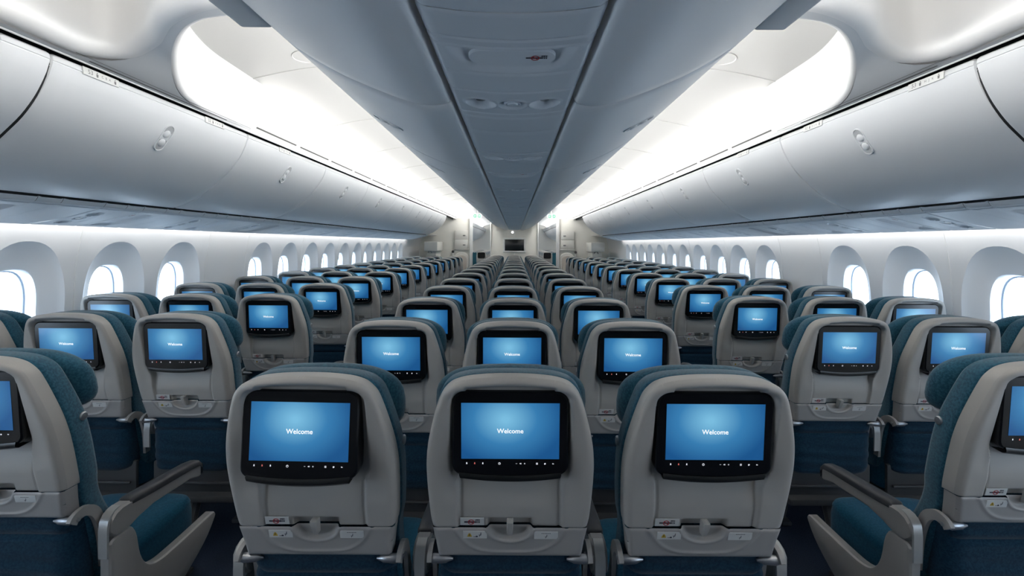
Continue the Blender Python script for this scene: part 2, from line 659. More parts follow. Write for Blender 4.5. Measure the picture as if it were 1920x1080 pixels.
for sx in (-1, 1):
    side = 'left' if sx < 0 else 'right'
    fa = resample(smooth_curve(FAR, 6), 60)
    ne = resample(smooth_curve(NEAR, 6), 60)

    def nrm(c, i, s):
        t = (c[min(i + 1, 59)] - c[max(i - 1, 0)]).normalized()
        return Vector((-t.y, t.x)) * s

    mb = MB()
    rf, rn = 0.022, 0.05
    # plate
    rows = []
    fi = [fa[i] - nrm(fa, i, 1) * rf for i in range(60)]
    ni = [ne[i] - nrm(ne, i, -1) * rn for i in range(60)]
    for i in range(60):
        rows.append([(sx * (fi[i].lerp(ni[i], k / 10)).x, (fi[i].lerp(ni[i], k / 10)).y, sof_z((fi[i].lerp(ni[i], k / 10)).x)) for k in range(11)])
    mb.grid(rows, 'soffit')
    # outer flank out to the lip strip
    e0, e1 = fi[-1], ni[-1]
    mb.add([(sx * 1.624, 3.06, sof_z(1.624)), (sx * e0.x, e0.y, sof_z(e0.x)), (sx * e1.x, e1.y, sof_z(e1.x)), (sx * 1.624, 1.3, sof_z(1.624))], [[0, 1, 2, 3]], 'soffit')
    # rising walls with rounded lower edges
    for c, s, r in ((fa, 1, rf), (ne, -1, rn)):
        rows = []
        for k in range(7):
            a = k / 6 * PI / 2
            rows.append([(sx * (c[i] - nrm(c, i, s) * r * (1 - math.sin(a))).x, (c[i] - nrm(c, i, s) * r * (1 - math.sin(a))).y, sof_z(c[i].x) + r * (1 - math.cos(a))) for i in range(60)])
        for hz in (0.12, 0.2, 0.3, 0.42):
            rows.append([(sx * c[i].x, c[i].y, sof_z(c[i].x) + hz) for i in range(60)])
        mb.grid(rows, 'panel')
    o = mb.build('ceiling_%s_bridge' % side, ang=50)
    for xa, xb_, ya, yb2 in ((1.572, 1.575, 1.72, 2.86), (1.592, 1.600, 1.80, 2.66)):
        q = MB()
        q.add([(sx * xa, ya, sof_z(xa) - 0.0012), (sx * xb_, ya, sof_z(xb_) - 0.0012), (sx * xb_, yb2, sof_z(xb_) - 0.0012), (sx * xa, yb2, sof_z(xa) - 0.0012)], [[0, 1, 2, 3]], 'slot')
        q.build('air_slot', o)
    tag(o, 'low curved ceiling bridge between two coves over the %s aisle' % side, 'ceiling', kind='structure')
    # trim ledge along the centre bins
    b = MB()
    b.box((sx * 0.735, 0.05, E + 0.630), (0.09, 2.65, 0.03), 'panel', 0.008)
    tag(b.build('trim_%s_ledge' % side), 'flat ledge along the upper edge of the nearest centre bin on the %s' % side, 'trim', kind='structure')
    # round cover in the ceiling
    b = MB()
    cx, cz = 1.20, 1.09
    rows = []
    for rr, dz in ((0.088, 0.0), (0.090, -0.004), (0.094, -0.004), (0.096, 0.0)):
        rows.append([(sx * (cx + rr * math.cos(t)), 2.80 + rr * math.sin(t), E + interp([(p.x, p.y) for p in CEILC[::-1]], cx + rr * math.cos(t)) + dz) for t in [2 * PI * k / 40 for k in range(40)]])
    b.grid(rows, 'ceil', True)
    tag(b.build('ceiling_cover'), 'round cover outline set in the %s ceiling beyond the bridge' % side, 'ceiling cover', 'round ceiling covers')

# ------------------------------------------------------------------ overhead bins
OUT = [(1.652, 0.671), (1.642, 0.664), (1.638, 0.646), (1.6415, 0.644), (1.640, 0.640), (1.652, 0.60), (1.672, 0.555), (1.70, 0.505), (1.745, 0.445), (1.80, 0.390), (1.86, 0.335), (1.92, 0.290), (2.0, 0.244), (2.07, 0.2155), (2.092, 0.2085)]
OUTB = [(2.11, 0.215), (2.30, 0.30), (2.30, 0.66), (1.72, 0.672), (1.67, 0.672)]
CEN = [(0.178, 0.455), (0.183, 0.430), (0.20, 0.415), (0.25, 0.410), (0.31, 0.422), (0.378, 0.446), (0.45, 0.475), (0.52, 0.507), (0.60, 0.552), (0.66, 0.592), (0.688, 0.616), (0.697, 0.632)]
CENB = [(0.69, 0.655), (0.655, 0.655), (0.63, 0.635), (0.53, 0.672), (0.52, 0.80), (0.178, 0.80)]


def bin_mesh(front, back, length, gap=0.004):
    P = front + back
    cx = sum(p[0] for p in P) / len(P)
    cz = sum(p[1] for p in P) / len(P)
    n_ = len(P)
    rings = []
    st = [(gap, 0.010), (gap + 0.003, 0.004), (gap + 0.010, 0.0), (gap + 0.06, 0.0), (length - gap - 0.06, 0.0), (length - gap - 0.010, 0.0), (length - gap - 0.003, 0.004), (length - gap, 0.010)]
    for y, sh in st:
        ring = []
        for i, (x, z) in enumerate(P):
            a = Vector(P[(i - 1) % n_])
            b = Vector(P[(i + 1) % n_])
            t = (b - a).normalized()
            nn = Vector((-t.y, t.x))
            if (Vector((cx, cz)) - Vector((x, z))).dot(nn) < 0:
                nn = -nn
            ring.append((x + nn.x * sh, y, z + nn.y * sh))
        rings.append(ring)
    mb = MB()
    mb.loft([[(x, y, E + z) for x, y, z in r] for r in rings], 'bin')
    return mb


OUTF = [(p.x, p.y) for p in smooth_curve(OUT[5:], 3)]
OUTF = OUT[:5] + OUTF
CENF = [(p.x, p.y) for p in smooth_curve(CEN, 3)]


def latch_mesh(front, at_x, sx):
    """latch plate lying on the bin face at |x| = at_x ; returns plate and two buttons"""
    for (a, b) in zip(front, front[1:]):
        if min(a[0], b[0]) <= at_x <= max(a[0], b[0]) and a[0] != b[0] and (a[1] < 0.645):
            break
    f = (at_x - a[0]) / (b[0] - a[0])
    pz = a[1] + (b[1] - a[1]) * f
    t = (Vector(b) - Vector(a)).normalized()
    if t.y < 0:
        t = -t
    nn = Vector((-t.y, t.x))
    if nn.y > 0:
        nn = -nn
    def P(y, s, h):
        return (sx * (at_x + t.x * s + nn.x * h), y, E + pz + t.y * s + nn.y * h)
    N = 36
    def ring(hw, hl, h):
        out = []
        for k in range(N):
            a_ = 2 * PI * k / N
            cy, cs = math.cos(a_), math.sin(a_)
            out.append(P(hw * cy, (hl - hw) * (1 if cs > 0 else -1) * (1 if abs(cs) > 1e-6 else 0) + hw * cs, h))
        return out
    mb = MB()
    mb.grid([ring(0.033, 0.072, -0.004), ring(0.032, 0.071, 0.0025), ring(0.029, 0.068, 0.003), ring(0.027, 0.066, -0.0005)], 'bin', True)
    mb.add(ring(0.027, 0.066, -0.0005), [list(range(N))], 'latchplate')
    bs = []
    for s in (0.022, -0.026):
        b_ = MB()
        rows = []
        for i in range(7):
            r = 0.021 * (1 - i / 6)
            h = 0.010 * math.sqrt(max(0, 1 - (r / 0.021) ** 2)) - 0.001
            rows.append([P(r * math.cos(2 * PI * k / 20), s + r * math.sin(2 * PI * k / 20), h) for k in range(20)])
        b_.grid(rows, 'bin', True)
        bs.append(b_)
    return mb, bs


def rownum_placard(sx, num, letters):
    """row number tab lying on the cap of an outboard bin, around y = 0"""
    mb = MB()
    t = (Vector((1.640, 0.672)) - Vector((1.638, 0.640))).normalized()
    xo, zo = 1.639, 0.6520
    up = Vector((sx * t.x, 0, t.y))
    xd = Vector((0, 1, 0)) if sx < 0 else Vector((0, -1, 0))
    nn = xd.cross(up).normalized()
    o = Vector((sx * xo, 0, E + zo))
    hw, hh = 0.082, 0.0150
    r = []
    for dh, dn in ((0.0, 0.0), (0.0, 0.004), (-0.002, 0.005)):
        r.append([o + xd * (sg * (hw + dh)) + up * (sv * (hh + dh)) + nn * dn for sg, sv in ((-1, -1), (1, -1), (1, 1), (-1, 1))])
    mb.loft(r, 'placard_bin')
    q = o + nn * 0.0056
    add_text(mb, num, 0.024, 'groove', q + xd * -0.052, xd, up)
    # small figure icon, seat letters, closing mark
    def figure(cx):
        mb.add([q + xd * (cx + x) + up * y for x, y in ((-0.004, -0.009), (0.004, -0.009), (0.005, 0.003), (-0.005, 0.003))], [[0, 1, 2, 3]], 'groove')
        mb.disc(q + xd * cx + up * 0.007, xd * 0.0028, up * 0.0028, 'groove', 10)
    figure(-0.022)
    for i, ch in enumerate(letters):
        add_text(mb, ch, 0.014, 'groove', q + xd * (0.002 + i * 0.017), xd, up)
    figure(0.062)
    return mb


M['latchplate'] = mat('latch_recess_shade', (0.50, 0.51, 0.52), 0.4)  # darker tone paints the shade of a recess that is not cut
M['placard_bin'] = mat('row_tab_plastic', (0.80, 0.80, 0.78), 0.45)


def make_bin(front, back, sx, y, length, label, group, latch_x, nums=(), letters='', wide=0.004):
    root = empty('overhead_bin', (0, y, 0), label, 'overhead bin', group)
    b = bin_mesh(front, back, length, wide)
    if sx < 0:
        b = flip(b)
    b.build('bin_body', root, ang=30)
    if latch_x:
        mb, bs = latch_mesh(front, latch_x, sx)
        l = mb.build('latch', root)
        l.location = (0, length / 2, 0)
        for q in bs:
            q.build('latch_button', l)
    for num, yy in nums:
        p = rownum_placard(sx, num, letters).build('row_placard', root, ang=20)
        p.location = (0, yy - y, 0)
        p['label'] = 'small tab with row number %s' % num


for sx in (-1, 1):
    side = 'left' if sx < 0 else 'right'
    let = 'CBA' if sx < 0 else 'HJK'
    grp = 'outboard bins along the %s wall' % side
    make_bin(OUTF, OUTB, sx, 0.33, 1.198, 'white overhead bin at the near edge of the picture above the %s seats' % side, grp, 1.70)
    # filler panel
    root = empty('bin_filler', (0, 1.530, 0), 'narrow white filler panel between the two nearest %s overhead bins' % side, 'filler panel')
    b = bin_mesh(OUTF, OUTB, 0.172, 0.002)
    (b if sx > 0 else flip(b)).build('filler_panel', root, ang=30)
    P_ = OUTF + OUTB
    cxx = sum(p[0] for p in P_) / len(P_)
    czz = sum(p[1] for p in P_) / len(P_)
    b = MB()
    b.loft([[(sx * (x + (cxx - x) * 0.07), yy, E + z + (czz - z) * 0.07) for x, z in P_] for yy in (1.49, 1.74)], 'dark')
    tag(b.build('trim_%s_joint' % side), 'dark joint between the filler panel and the nearest full bin, %s side' % side, 'trim', kind='structure')
    for k in range(8):
        y = 1.735 + 1.22 * k if k else 1.703
        nums = []
        if k == 0:
            nums = [('53', 1.90), ('52', 2.62)]
        elif k == 1:
            nums = [('51', 3.42)]
        lb = 'white curved overhead bin above the %s windows, %s full bin from the camera' % (side, ORD[k])
        if k == 0:
            lb = 'largest white overhead bin above the %s seats, with the row 53 tab' % side
        make_bin(OUTF, OUTB, sx, y, 1.22 if k else 1.252, lb, grp, 1.70, nums, let, 0.003)
    for k in range(7):
        make_bin(OUTF, OUTB, sx, 17.4 + 1.22 * k, 1.22, 'distant overhead bin of the forward cabin seen over the %s aisle, %s one' % (side, ORD[k]), 'forward cabin bins on the %s' % side, None)
    grp = 'centre bins facing the %s aisle' % side
    for k in range(13):
        y = 1.435 - 1.22 * 2 + 1.22 * k
        lb = 'centre overhead bin facing the %s aisle, %s one ahead of the camera' % (side, ORD[max(k - 1, 0)])
        if k == 0:
            lb = 'centre overhead bin directly above the camera facing the %s aisle' % side
        make_bin(CENF, CENB, sx, y, 1.22 if k < 12 else 0.84, lb, grp, 0.535 if k else None)

# dark recess beside the centre service panels
for sx in (-1, 1):
    b = MB()
    b.box((sx * 0.172, 6.5, E + 0.47), (0.010, 14.6, 0.02), 'panel')
    tag(b.build('trim_%s_channel' % ('left' if sx < 0 else 'right')), 'dark channel beside the centre service panels, %s side' % ('left' if sx < 0 else 'right'), 'trim', kind='structure')


# ------------------------------------------------------------------ service panels
def no_smoking(mb, o, xd, yd, nn, s, bar='ink'):
    """cigarette bar, red ring with slash, smoke curls ; s is the half length"""
    o, xd, yd, nn = Vector(o), Vector(xd), Vector(yd), Vector(nn)
    def quad(x0, x1, y0, y1, key, h):
        mb.add([o + xd * x0 + yd * y0 + nn * h, o + xd * x1 + yd * y0 + nn * h, o + xd * x1 + yd * y1 + nn * h, o + xd * x0 + yd * y1 + nn * h], [[0, 1, 2, 3]], key)
    quad(-s, s * 0.62, -0.11 * s, 0.11 * s, bar, 0.0003)
    quad(s * 0.68, s * 0.80, -0.11 * s, 0.11 * s, bar, 0.0003)
    quad(s * 0.86, s, -0.11 * s, 0.11 * s, bar, 0.0003)
    for i in range(3):
        quad(s * (0.45 + 0.2 * i), s * (0.58 + 0.2 * i), 0.2 * s, (0.42 - 0.05 * i) * s, bar, 0.0003)
        quad(s * (0.45 + 0.2 * i), s * (0.68 + 0.16 * i), 0.34 * s, 0.42 * s, bar, 0.0003)
    R, r = 0.40 * s, 0.30 * s
    N = 24
    c = o - xd * 0.12 * s + nn * 0.0006
    mb.grid([[c + (xd * math.cos(2 * PI * k / N) + yd * math.sin(2 * PI * k / N)) * q for k in range(N)] for q in (R, r)], 'red', True)
    a, b = (xd * 0.70 - yd * 0.70), (xd * 0.70 + yd * 0.70)
    mb.add([c + a * r + b * 0.05 * s, c + a * r - b * 0.05 * s, c - a * r - b * 0.05 * s, c - a * r + b * 0.05 * s], [[0, 1, 2, 3]], 'red')


def panel_grid(wfun, u0, u1, v0, v1, nu, nv, place, key):
    mb = MB()
    rows = []
    for j in range(nv + 1):
        v = v0 + (v1 - v0) * j / nv
        rows.append([place(u0 + (u1 - u0) * i / nu, v, wfun(u0 + (u1 - u0) * i / nu, v)) for i in range(nu + 1)])
    mb.grid(rows, key)
    return mb


def dish(u, v, cu, cv, ru, rv, dep):
    q = ((u - cu) / ru) ** 2 + ((v - cv) / rv) ** 2
    w = 0.0
    if q < 1:
        w = dep * (1 - q ** 1.6)
    return w - 0.0035 * math.exp(-((math.sqrt(q) - 1.08) / 0.07) ** 2)


# centre panels : u = x, v = y, w up into the panel ; slight downward crown
HW = 0.172


def cen_place(yc):
    def f(u, v, w):
        edge = sst(HW - 0.012, HW, abs(u))
        return (u, v, E + 0.405 + 0.016 * (abs(u) / HW) ** 2 + w + edge * 0.008)
    return f


def edges(u, v, L):
    return 0.0035 * (1 - sst(0.0, 0.006, min(v, L - v)))


def cen_panel(y, L, kind, label):
    root = empty('service_panel', (0, y, 0), label, 'service panel', 'centre service panels')
    pl = cen_place(0)
    if kind == 'lights':
        cv = L * 0.5
        def wf(u, v):
            w = edges(u, v, L)
            for cu, ru, rv, dp in ((-0.093, 0.043, 0.046, 0.030), (0.093, 0.043, 0.046, 0.030), (0, 0.040, 0.044, 0.014)):
                w += dish(u, v, cu, cv, ru, rv, dp)
            return w
        panel_grid(wf, -HW, HW, 0, L, 90, 60, pl, 'psu').build('panel_cover', root, ang=60)
        for cu in (-0.093, 0.093):
            b = MB()
            rows = []
            for r, h in ((0.014, 0.018), (0.014, 0.024), (0.012, 0.026), (0.0, 0.0255)):
                rows.append([(cu + r * math.cos(2 * PI * k / 20), cv + 0.004 + r * math.sin(2 * PI * k / 20), E + 0.405 + h - 0.002) for k in range(20)])
            b.grid(rows, 'psul', True)
            b.build('reading_light', root)
        b = MB()
        rows = []
        for r, h in ((0.027, 0.012), (0.025, 0.001), (0.020, 0.0), (0.017, 0.004), (0.014, -0.002), (0.0, -0.003)):
            rows.append([(r * math.cos(2 * PI * k / 24), cv + r * math.sin(2 * PI * k / 24), E + 0.405 + h) for k in range(24)])
        b.grid(rows, 'psu', True)
        b.build('air_nozzle', root)
    elif kind == 'sign':
        def wf(u, v):
            w = edges(u, v, L)
            q = v / L
            half = 0.150 - 0.055 * q ** 2
            inside = sst(half, half - 0.035, abs(u)) * sst(0.06, 0.12, q) * (1 - sst(0.80, 0.97, q))
            return w + 0.032 * inside * (1.0 - 0.85 * q)
        panel_grid(wf, -HW, HW, 0, L, 80, 60, pl, 'psu').build('panel_cover', root, ang=60)
        b = MB()
        pts = []
        N = 32
        hw, hh = 0.098, 0.026
        for k in range(N):
            a = 2 * PI * k / N
            c, s = math.cos(a), math.sin(a)
            pts.append(((hw - hh) * (1 if c > 0 else -1) + hh * c, hh * s))
        vc = L * 0.55
        def at(x, y_, h):
            return (x, vc + y_, E + 0.4045 + 0.032 * (1 - 0.85 * (vc + y_) / L) + h)
        b.loft([[at(x, y_, 0.012) for x, y_ in pts], [at(x, y_, 0.0) for x, y_ in pts], [at(x * 0.985, y_ * 0.94, -0.002) for x, y_ in pts]], 'psu')
        s = b.build('sign_plate', root, ang=30)
        g_ = MB()
        no_smoking(g_, at(0.055, 0, -0.0026), (1, 0, 0), (0, -1, 0.177), (0, -0.17, -1), 0.024)
        g_.build('no_smoking_mark', s, recalc=False)
    else:
        panel_grid(lambda u, v: edges(u, v, L), -HW, HW, 0, L, 24, 16, pl, 'psu').build('panel_cover', root, ang=60)


segs = [(-0.6, 0.5, 'plain'), (0.5, 0.70, 'plain'), (0.70, 0.848, 'plain'), (0.848, 0.959, 'plain'), (0.959, 0.994, 'plain'), (0.994, 1.148, 'sign'), (1.148, 1.29, 'plain'), (1.29, 1.50, 'lights'), (1.50, 1.545, 'plain'), (1.545, 1.752, 'plain')]
y = 1.752
seq = [(0.42, 'plain'), (0.22, 'lights'), (0.40, 'plain'), (0.16, 'sign'), (0.25, 'plain'), (0.30, 'plain'), (0.22, 'lights'), (0.46, 'plain'), (0.22, 'lights'), (0.35, 'plain'), (0.16, 'sign'), (0.30, 'plain'), (0.22, 'lights'), (0.30, 'plain')]
i = 0
while y < 14.2:
    L, kd = seq[i % len(seq)]
    segs.append((y, min(y + L, 14.48), kd))
    y += L
    i += 1
NK = {'plain': 'blank', 'sign': 'no-smoking', 'lights': 'reading-light'}
cn = {'plain': 0, 'sign': 0, 'lights': 0}
for a, b, kd in segs:
    j = cn[kd]
    cn[kd] += 1
    nm = ORD[j] if j < len(ORD) else 'far'
    cen_panel(a + 0.001, b - a - 0.002, kd, 'blue-grey centre ceiling service panel, %s %s panel from the camera' % (nm, NK[kd]))


# outboard panels
def out_panel_meshes(kind, L):
    a, b = Vector((2.108, 0.1985)), Vector((2.505, 0.088))
    t = (b - a).normalized()
    nn = Vector((t.y, -t.x))        # downward
    if nn.y > 0:
        nn = -nn
    W_ = (b - a).length
    def pl(u, v, w):
        c = 0.019 * (1 - (1 - min(u / 0.028, 1)) ** 2) * (1 - (u / W_) ** 3)
        p = a + t * u + nn * (c - w)
        return (p.x, v, E + p.y)
    cv = L * 0.5
    if kind == 'lights':
        def wf(u, v):
            w = edges(u, v, L) + 0.006 * (1 - sst(0.0, 0.004, abs(u - 0.033)))
            for cu, r, dp in ((0.13, 0.034, 0.02), (0.22, 0.028, 0.012), (0.31, 0.034, 0.02)):
                w += dish(u, v, cu, cv, r, r, dp)
            return w
        cover = panel_grid(wf, 0, W_, 0, L, 72, 40, pl, 'psu')
    elif kind == 'sign':
        def wf(u, v):
            q = v / L
            w = edges(u, v, L) + 0.006 * (1 - sst(0.0, 0.004, abs(u - 0.033)))
            return w + 0.016 * sst(0.075, 0.11, u) * (1 - sst(0.34, 0.375, u)) * sst(0.1, 0.3, q) * (1 - sst(0.84, 0.9, q))
        cover = panel_grid(wf, 0, W_, 0, L, 60, 30, pl, 'psu')
    else:
        cover = panel_grid(lambda u, v: edges(u, v, L) + 0.006 * (1 - sst(0.0, 0.004, abs(u - 0.033))), 0, W_, 0, L, 60, 8, pl, 'psu')
    # back lip at the outer edge
    cover.grid([[pl(W_, 0, 0), pl(W_, L, 0)], [pl(W_, 0, 0.02), pl(W_, L, 0.02)]], 'psu')
    parts = []
    if kind == 'lights':
        for cu, r, dp, nm, key in ((0.13, 0.013, 0.019, 'reading_light', 'psul'), (0.31, 0.013, 0.019, 'reading_light', 'psul'), (0.22, 0.019, 0.012, 'air_nozzle', 'psul')):
            b_ = MB()
            rows = []
            for rr, h in ((r, dp), (r * 0.96, dp - 0.012), (r * 0.8, dp - 0.013), (0.0, dp - 0.012)):
                rows.append([pl(cu + rr * math.cos(2 * PI * k / 16), cv + rr * math.sin(2 * PI * k / 16), h) for k in range(16)])
            b_.grid(rows, key, True)
            parts.append((nm, b_))
    if kind == 'sign':
        b_ = MB()
        c0 = Vector(pl(0.15, cv, 0.0155))
        td = (Vector(pl(0.16, cv, 0)) - Vector(pl(0.15, cv, 0))).normalized()
        no_smoking(b_, c0, td, (0, -1, 0), (-0.2, 0, -1), 0.02)
        parts.append(('no_smoking_mark', b_))
    return cover, parts


cache = {}
for sx in (-1, 1):
    side = 'left' if sx < 0 else 'right'
    cnt = {'plain': 0, 'sign': 0, 'lights': 0}
    y = 1.02
    pat = [(0.12, 'plain'), (0.235, 'plain'), (0.14, 'lights'), (0.12, 'plain'), (0.175, 'sign')]
    # pattern is anchored so that a light group sits at y = 2.55
    y = 2.48 - 0.355 - 0.79 * 2
    i = 0
    while y < 11.45:
        L, kd = pat[i % 5]
        i += 1
        key = (sx, kd, L)
        if key not in cache:
            cov, parts = out_panel_meshes(kd, L - 0.002)
            f = (lambda b: b) if sx > 0 else flip
            cache[key] = (f(cov).mesh('panel_cover', ang=60), [(nm, f(b_).mesh(nm, recalc=(nm != 'no_smoking_mark'))) for nm, b_ in parts])
        nm = ORD[cnt[kd]] if cnt[kd] < len(ORD) else 'far'
        cnt[kd] += 1
        if i > 60:
            pass
        root = empty('service_panel', (0, y + 0.001, 0), '%s service panel under the %s bins, %s such panel from the camera' % (NK[kd], side, nm if cnt[kd] <= len(ORD) else 'farther'), 'service panel', 'service panels under the %s bins' % side)
        for nm2, me in [('panel_cover', cache[key][0])] + cache[key][1]:
            o = bpy.data.objects.new(nm2, me)
            COL.objects.link(o)
            o.parent = root
        y += L
    # dark backing behind the bin / panel gap and lid of the light trough
    b = MB()
    b.box((sx * 2.130, (Y0 + 11.5) / 2, E + 0.215), (0.012, 11.5 - Y0, 0.07), 'dark')
    tag(b.build('trim_%s_bin_gap' % side), 'dark gap under the lower edge of the %s bins' % side, 'trim', kind='structure')
    b = MB()
    b.grid([[(sx * x, yy, E + z) for x, z in ((2.14, 0.225), (2.46, 0.20), (2.50, 0.30), (2.53, 0.32))] for yy in (Y0, Y1)], 'panel')
    tag(b.build('trim_%s_trough' % side), 'light trough above the %s sidewall' % side, 'trim', kind='structure')
    for ya, yb, wh in ((-1.5, 11.45, 'long strip lamp washing the %s sidewall above the windows'), (17.4, 26.5, 'strip lamp washing the %s sidewall of the forward cabin')):
        b = MB()
        b.add([(sx * 2.480, ya, E + 0.150), (sx * 2.480, yb, E + 0.150), (sx * 2.512, yb, E + 0.168), (sx * 2.512, ya, E + 0.168)], [[0, 1, 2, 3]], 'sidelamp')
        b.box((sx * 2.490, (ya + yb) / 2, E + 0.182), (0.04, yb - ya, 0.012), 'panel')
        tag(b.build('sidewall_lamp'), wh % side, 'lamp', 'strip lamps along the sidewalls')
    b = MB()  # added sheet, stops lamp light leaking through the panel joints
    b.grid([[(sx * x, yy, E + z) for x, z in ((2.134, 0.196), (2.30, 0.154), (2.478, 0.112))] for yy in (Y0, 11.5)], 'psu')
    tag(b.build('trim_%s_backing' % side), 'added light-blocking sheet above the %s service panels' % side, 'trim', kind='structure')
    # forward cabin panels under the bins
    b = MB()
    b.grid([[(sx * x, yy, E + z) for x, z in ((2.105, 0.178), (2.3, 0.12), (2.505, 0.088), (2.505, 0.108))] for yy in (17.4, 26.0)], 'psu')
    tag(b.build('service_panel'), 'long service panel under the bins of the forward cabin, %s side' % side, 'service panel')

# ------------------------------------------------------------------ seats
LEAN = 0.25
ZREF = 1.054
OUTL = [(0.1831, 0.6995), (0.1897, 0.7502), (0.1966, 0.7882), (0.2005, 0.8143), (0.2042, 0.8767), (0.2056, 0.9212), (0.2051, 0.9647), (0.199, 1.0181), (0.1846, 1.0804), (0.1713, 1.1262), (0.163, 1.145), (0.1518, 1.159), (0.1367, 1.1705), (0.1046, 1.1808), (0.05, 1.1868), (0.0, 1.188)]


def yb(z):
    return LEAN * (ZREF - z)


def hw_at(z):
    return interp([(b, a) for a, b in OUTL], z)


SIDE = smooth_curve([(a, b) for a, b in OUTL[2:12]], 5)      # from the seam up to the shoulder
TOP = smooth_curve([(a, b) for a, b in OUTL[11:]], 5)         # shoulder to crown
OUTPTS = SIDE + TOP[1:]


def edge_dist(u, v):
    u = abs(u)
    best = 9
    for a, b in zip(OUTPTS, OUTPTS[1:]):
        ab = b - a
        t = max(0, min(1, (Vector((u, v)) - a).dot(ab) / max(ab.length_squared, 1e-12)))
        d = (a + ab * t - Vector((u, v))).length
        best = min(best, d)
    return best


def latch_bay(u, v):
    """depth of the finger recess around the latch"""
    if v >= 0.786:
        return 0.014 * sst(0.060, 0.050, abs(u)) * sst(0.812, 0.806, v)
    q = math.sqrt((u / 0.056) ** 2 + ((v - 0.786) / 0.036) ** 2)
    return 0.014 * sst(1.0, 0.82, q)


def shell_w(u, v):
    e = edge_dist(u, v)
    w = 0.0
    r = 0.018
    if e < r:
        w -= r * (1 - math.sqrt(max(0, 1 - (1 - e / r) ** 2)))
    au = abs(u)
    # rim leans back inwards to the bay
    bw = 0.131 + 0.014 * sst(0.90, 0.955, v)
    top = 1.170 - 0.55 * u * u
    inside = sst(bw + 0.002, bw - 0.005, au) * sst(top + 0.004, top - 0.012, v)
    if v > 1.10 and au > 0.10:      # rounded upper corners of the bay
        cx, cz, rr = 0.108, 1.118, 0.038
        if au > cx and v > cz:
            q = math.hypot(au - cx, v - cz)
            inside *= sst(rr + 0.004, rr - 0.010, q)
    dep = 0.008 + 0.025 * sst(0.835, 0.94, v)
    w -= dep * inside
    w -= 0.003 * math.exp(-((au - bw + 0.008) / 0.0022) ** 2) * sst(0.94, 0.92, v)
    w -= 0.006 * sst(0.19, 0.145, au) * sst(0.85, 0.90, v) * (1 - inside) * sst(1.17, 1.13, v)
    w -= latch_bay(u, v) * (1 if v > 0.7865 else 0)
    # seam edge
    w -= 0.003 * sst(0.790, 0.7865, v)
    return w


def coons(L_, R_, B_, T_, nu, nv):
    """boundary curves resampled: L_,R_ of nv+1 points bottom to top, B_,T_ of nu+1 points left to right"""
    g_ = []
    for j in range(nv + 1):
        v = j / nv
        row = []
        for i in range(nu + 1):
            u = i / nu
            p = L_[j] * (1 - u) + R_[j] * u + B_[i] * (1 - v) + T_[i] * v - (L_[0] * (1 - u) * (1 - v) + R_[0] * u * (1 - v) + L_[-1] * (1 - u) * v + R_[-1] * u * v)
            row.append(p)
        g_.append(row)
    return g_


def shell_mesh():
    nu, nv = 112, 120
    zb, zs, us = SIDE[0].y, SIDE[-1].y, SIDE[-1].x
    toptab = sorted((p.x, p.y) for p in TOP)
    sidetab = sorted((p.y, p.x) for p in SIDE)
    t0, ui = 0.78, 0.1475

    def remap(t, h):
        a = abs(t)
        u = a / t0 * ui if a <= t0 else ui + (a - t0) / (1 - t0) * (h - ui)
        return math.copysign(u, t)

    G = []
    for jj in range(nv + 1):
        sv = jj / nv
        h = interp(sidetab, zb + (zs - zb) * sv)
        row = []
        for ii in range(nu + 1):
            t = -1 + 2 * ii / nu
            zt = interp(toptab, abs(remap(t, us)))
            row.append(Vector((remap(t, h), zb + (zt - zb) * sv)))
        G.append(row)
    mb = MB()
    mb.grid([[(p.x, yb(p.y) - shell_w(p.x, p.y), p.y) for p in row] for row in G], 'shell')
    # side wall going forward
    per = [Vector((-p.x, p.y)) for p in OUTPTS] + OUTPTS[::-1][1:]
    rows = []
    for off, sh in ((0.018, 0.0), (0.056, 0.0), (0.060, 0.006)):
        rows.append([(p.x * (1 - sh), yb(p.y) + off, p.y - sh * 0.5) for p in per])
    mb.grid(rows, 'shell')
    return mb.mesh('back_shell', merge=0.0001, ang=70)


def lower_mesh():
    nu, nv = 90, 34
    mb = MB()
    rows = []
    z0, z1 = 0.6995, 0.7868
    def path(u):     # height of the U shaped ridge
        a = abs(u) / 0.140
        return 0.7165 + 0.07 * (a ** 4 if a < 1 else 1)
    for j in range(nv + 1):
        z = z0 + (z1 - z0) * j / nv
        h = hw_at(z)
        row = []
        for i in range(nu + 1):
            u = -h + 2 * h * i / nu
            e = min(h - abs(u), z - z0, z1 - z + 0.004)
            r = 0.012
            w = 0.001
            if e < r:
                w -= r * (1 - math.sqrt(max(0, 1 - (1 - e / r) ** 2)))
            slope = 1 + 6 * (abs(u) / 0.14) ** 3 * (abs(u) < 0.145)
            dq = (z - path(u)) / math.sqrt(1 + (slope - 1) * 0.8)
            if abs(u) < 0.145:
                w += 0.003 * math.exp(-(dq / 0.0035) ** 2)
            w -= latch_bay(u, z)
            q = math.sqrt((u / 0.060) ** 2 + ((z - 0.786) / 0.040) ** 2)
            w += 0.0025 * math.exp(-((q - 1.0) / 0.06) ** 2)
            row.append((u, yb(z) - w, z))
        rows.append(row)
    mb.grid(rows, 'shell2')
    for sg in (-1, 1):
        mb.grid([[(sg * hw_at(z0 + (z1 - z0) * j / 8), yb(z0 + (z1 - z0) * j / 8) + o, z0 + (z1 - z0) * j / 8) for j in range(9)] for o in (0.011, 0.05)], 'shell2')
    mb.grid([[(-0.1831 + 0.3662 * i / 10, yb(z0) + o, z0) for i in range(11)] for o in (0.011, 0.05)], 'shell2')
    return mb.mesh('lower_panel', merge=0.0002, ang=70)


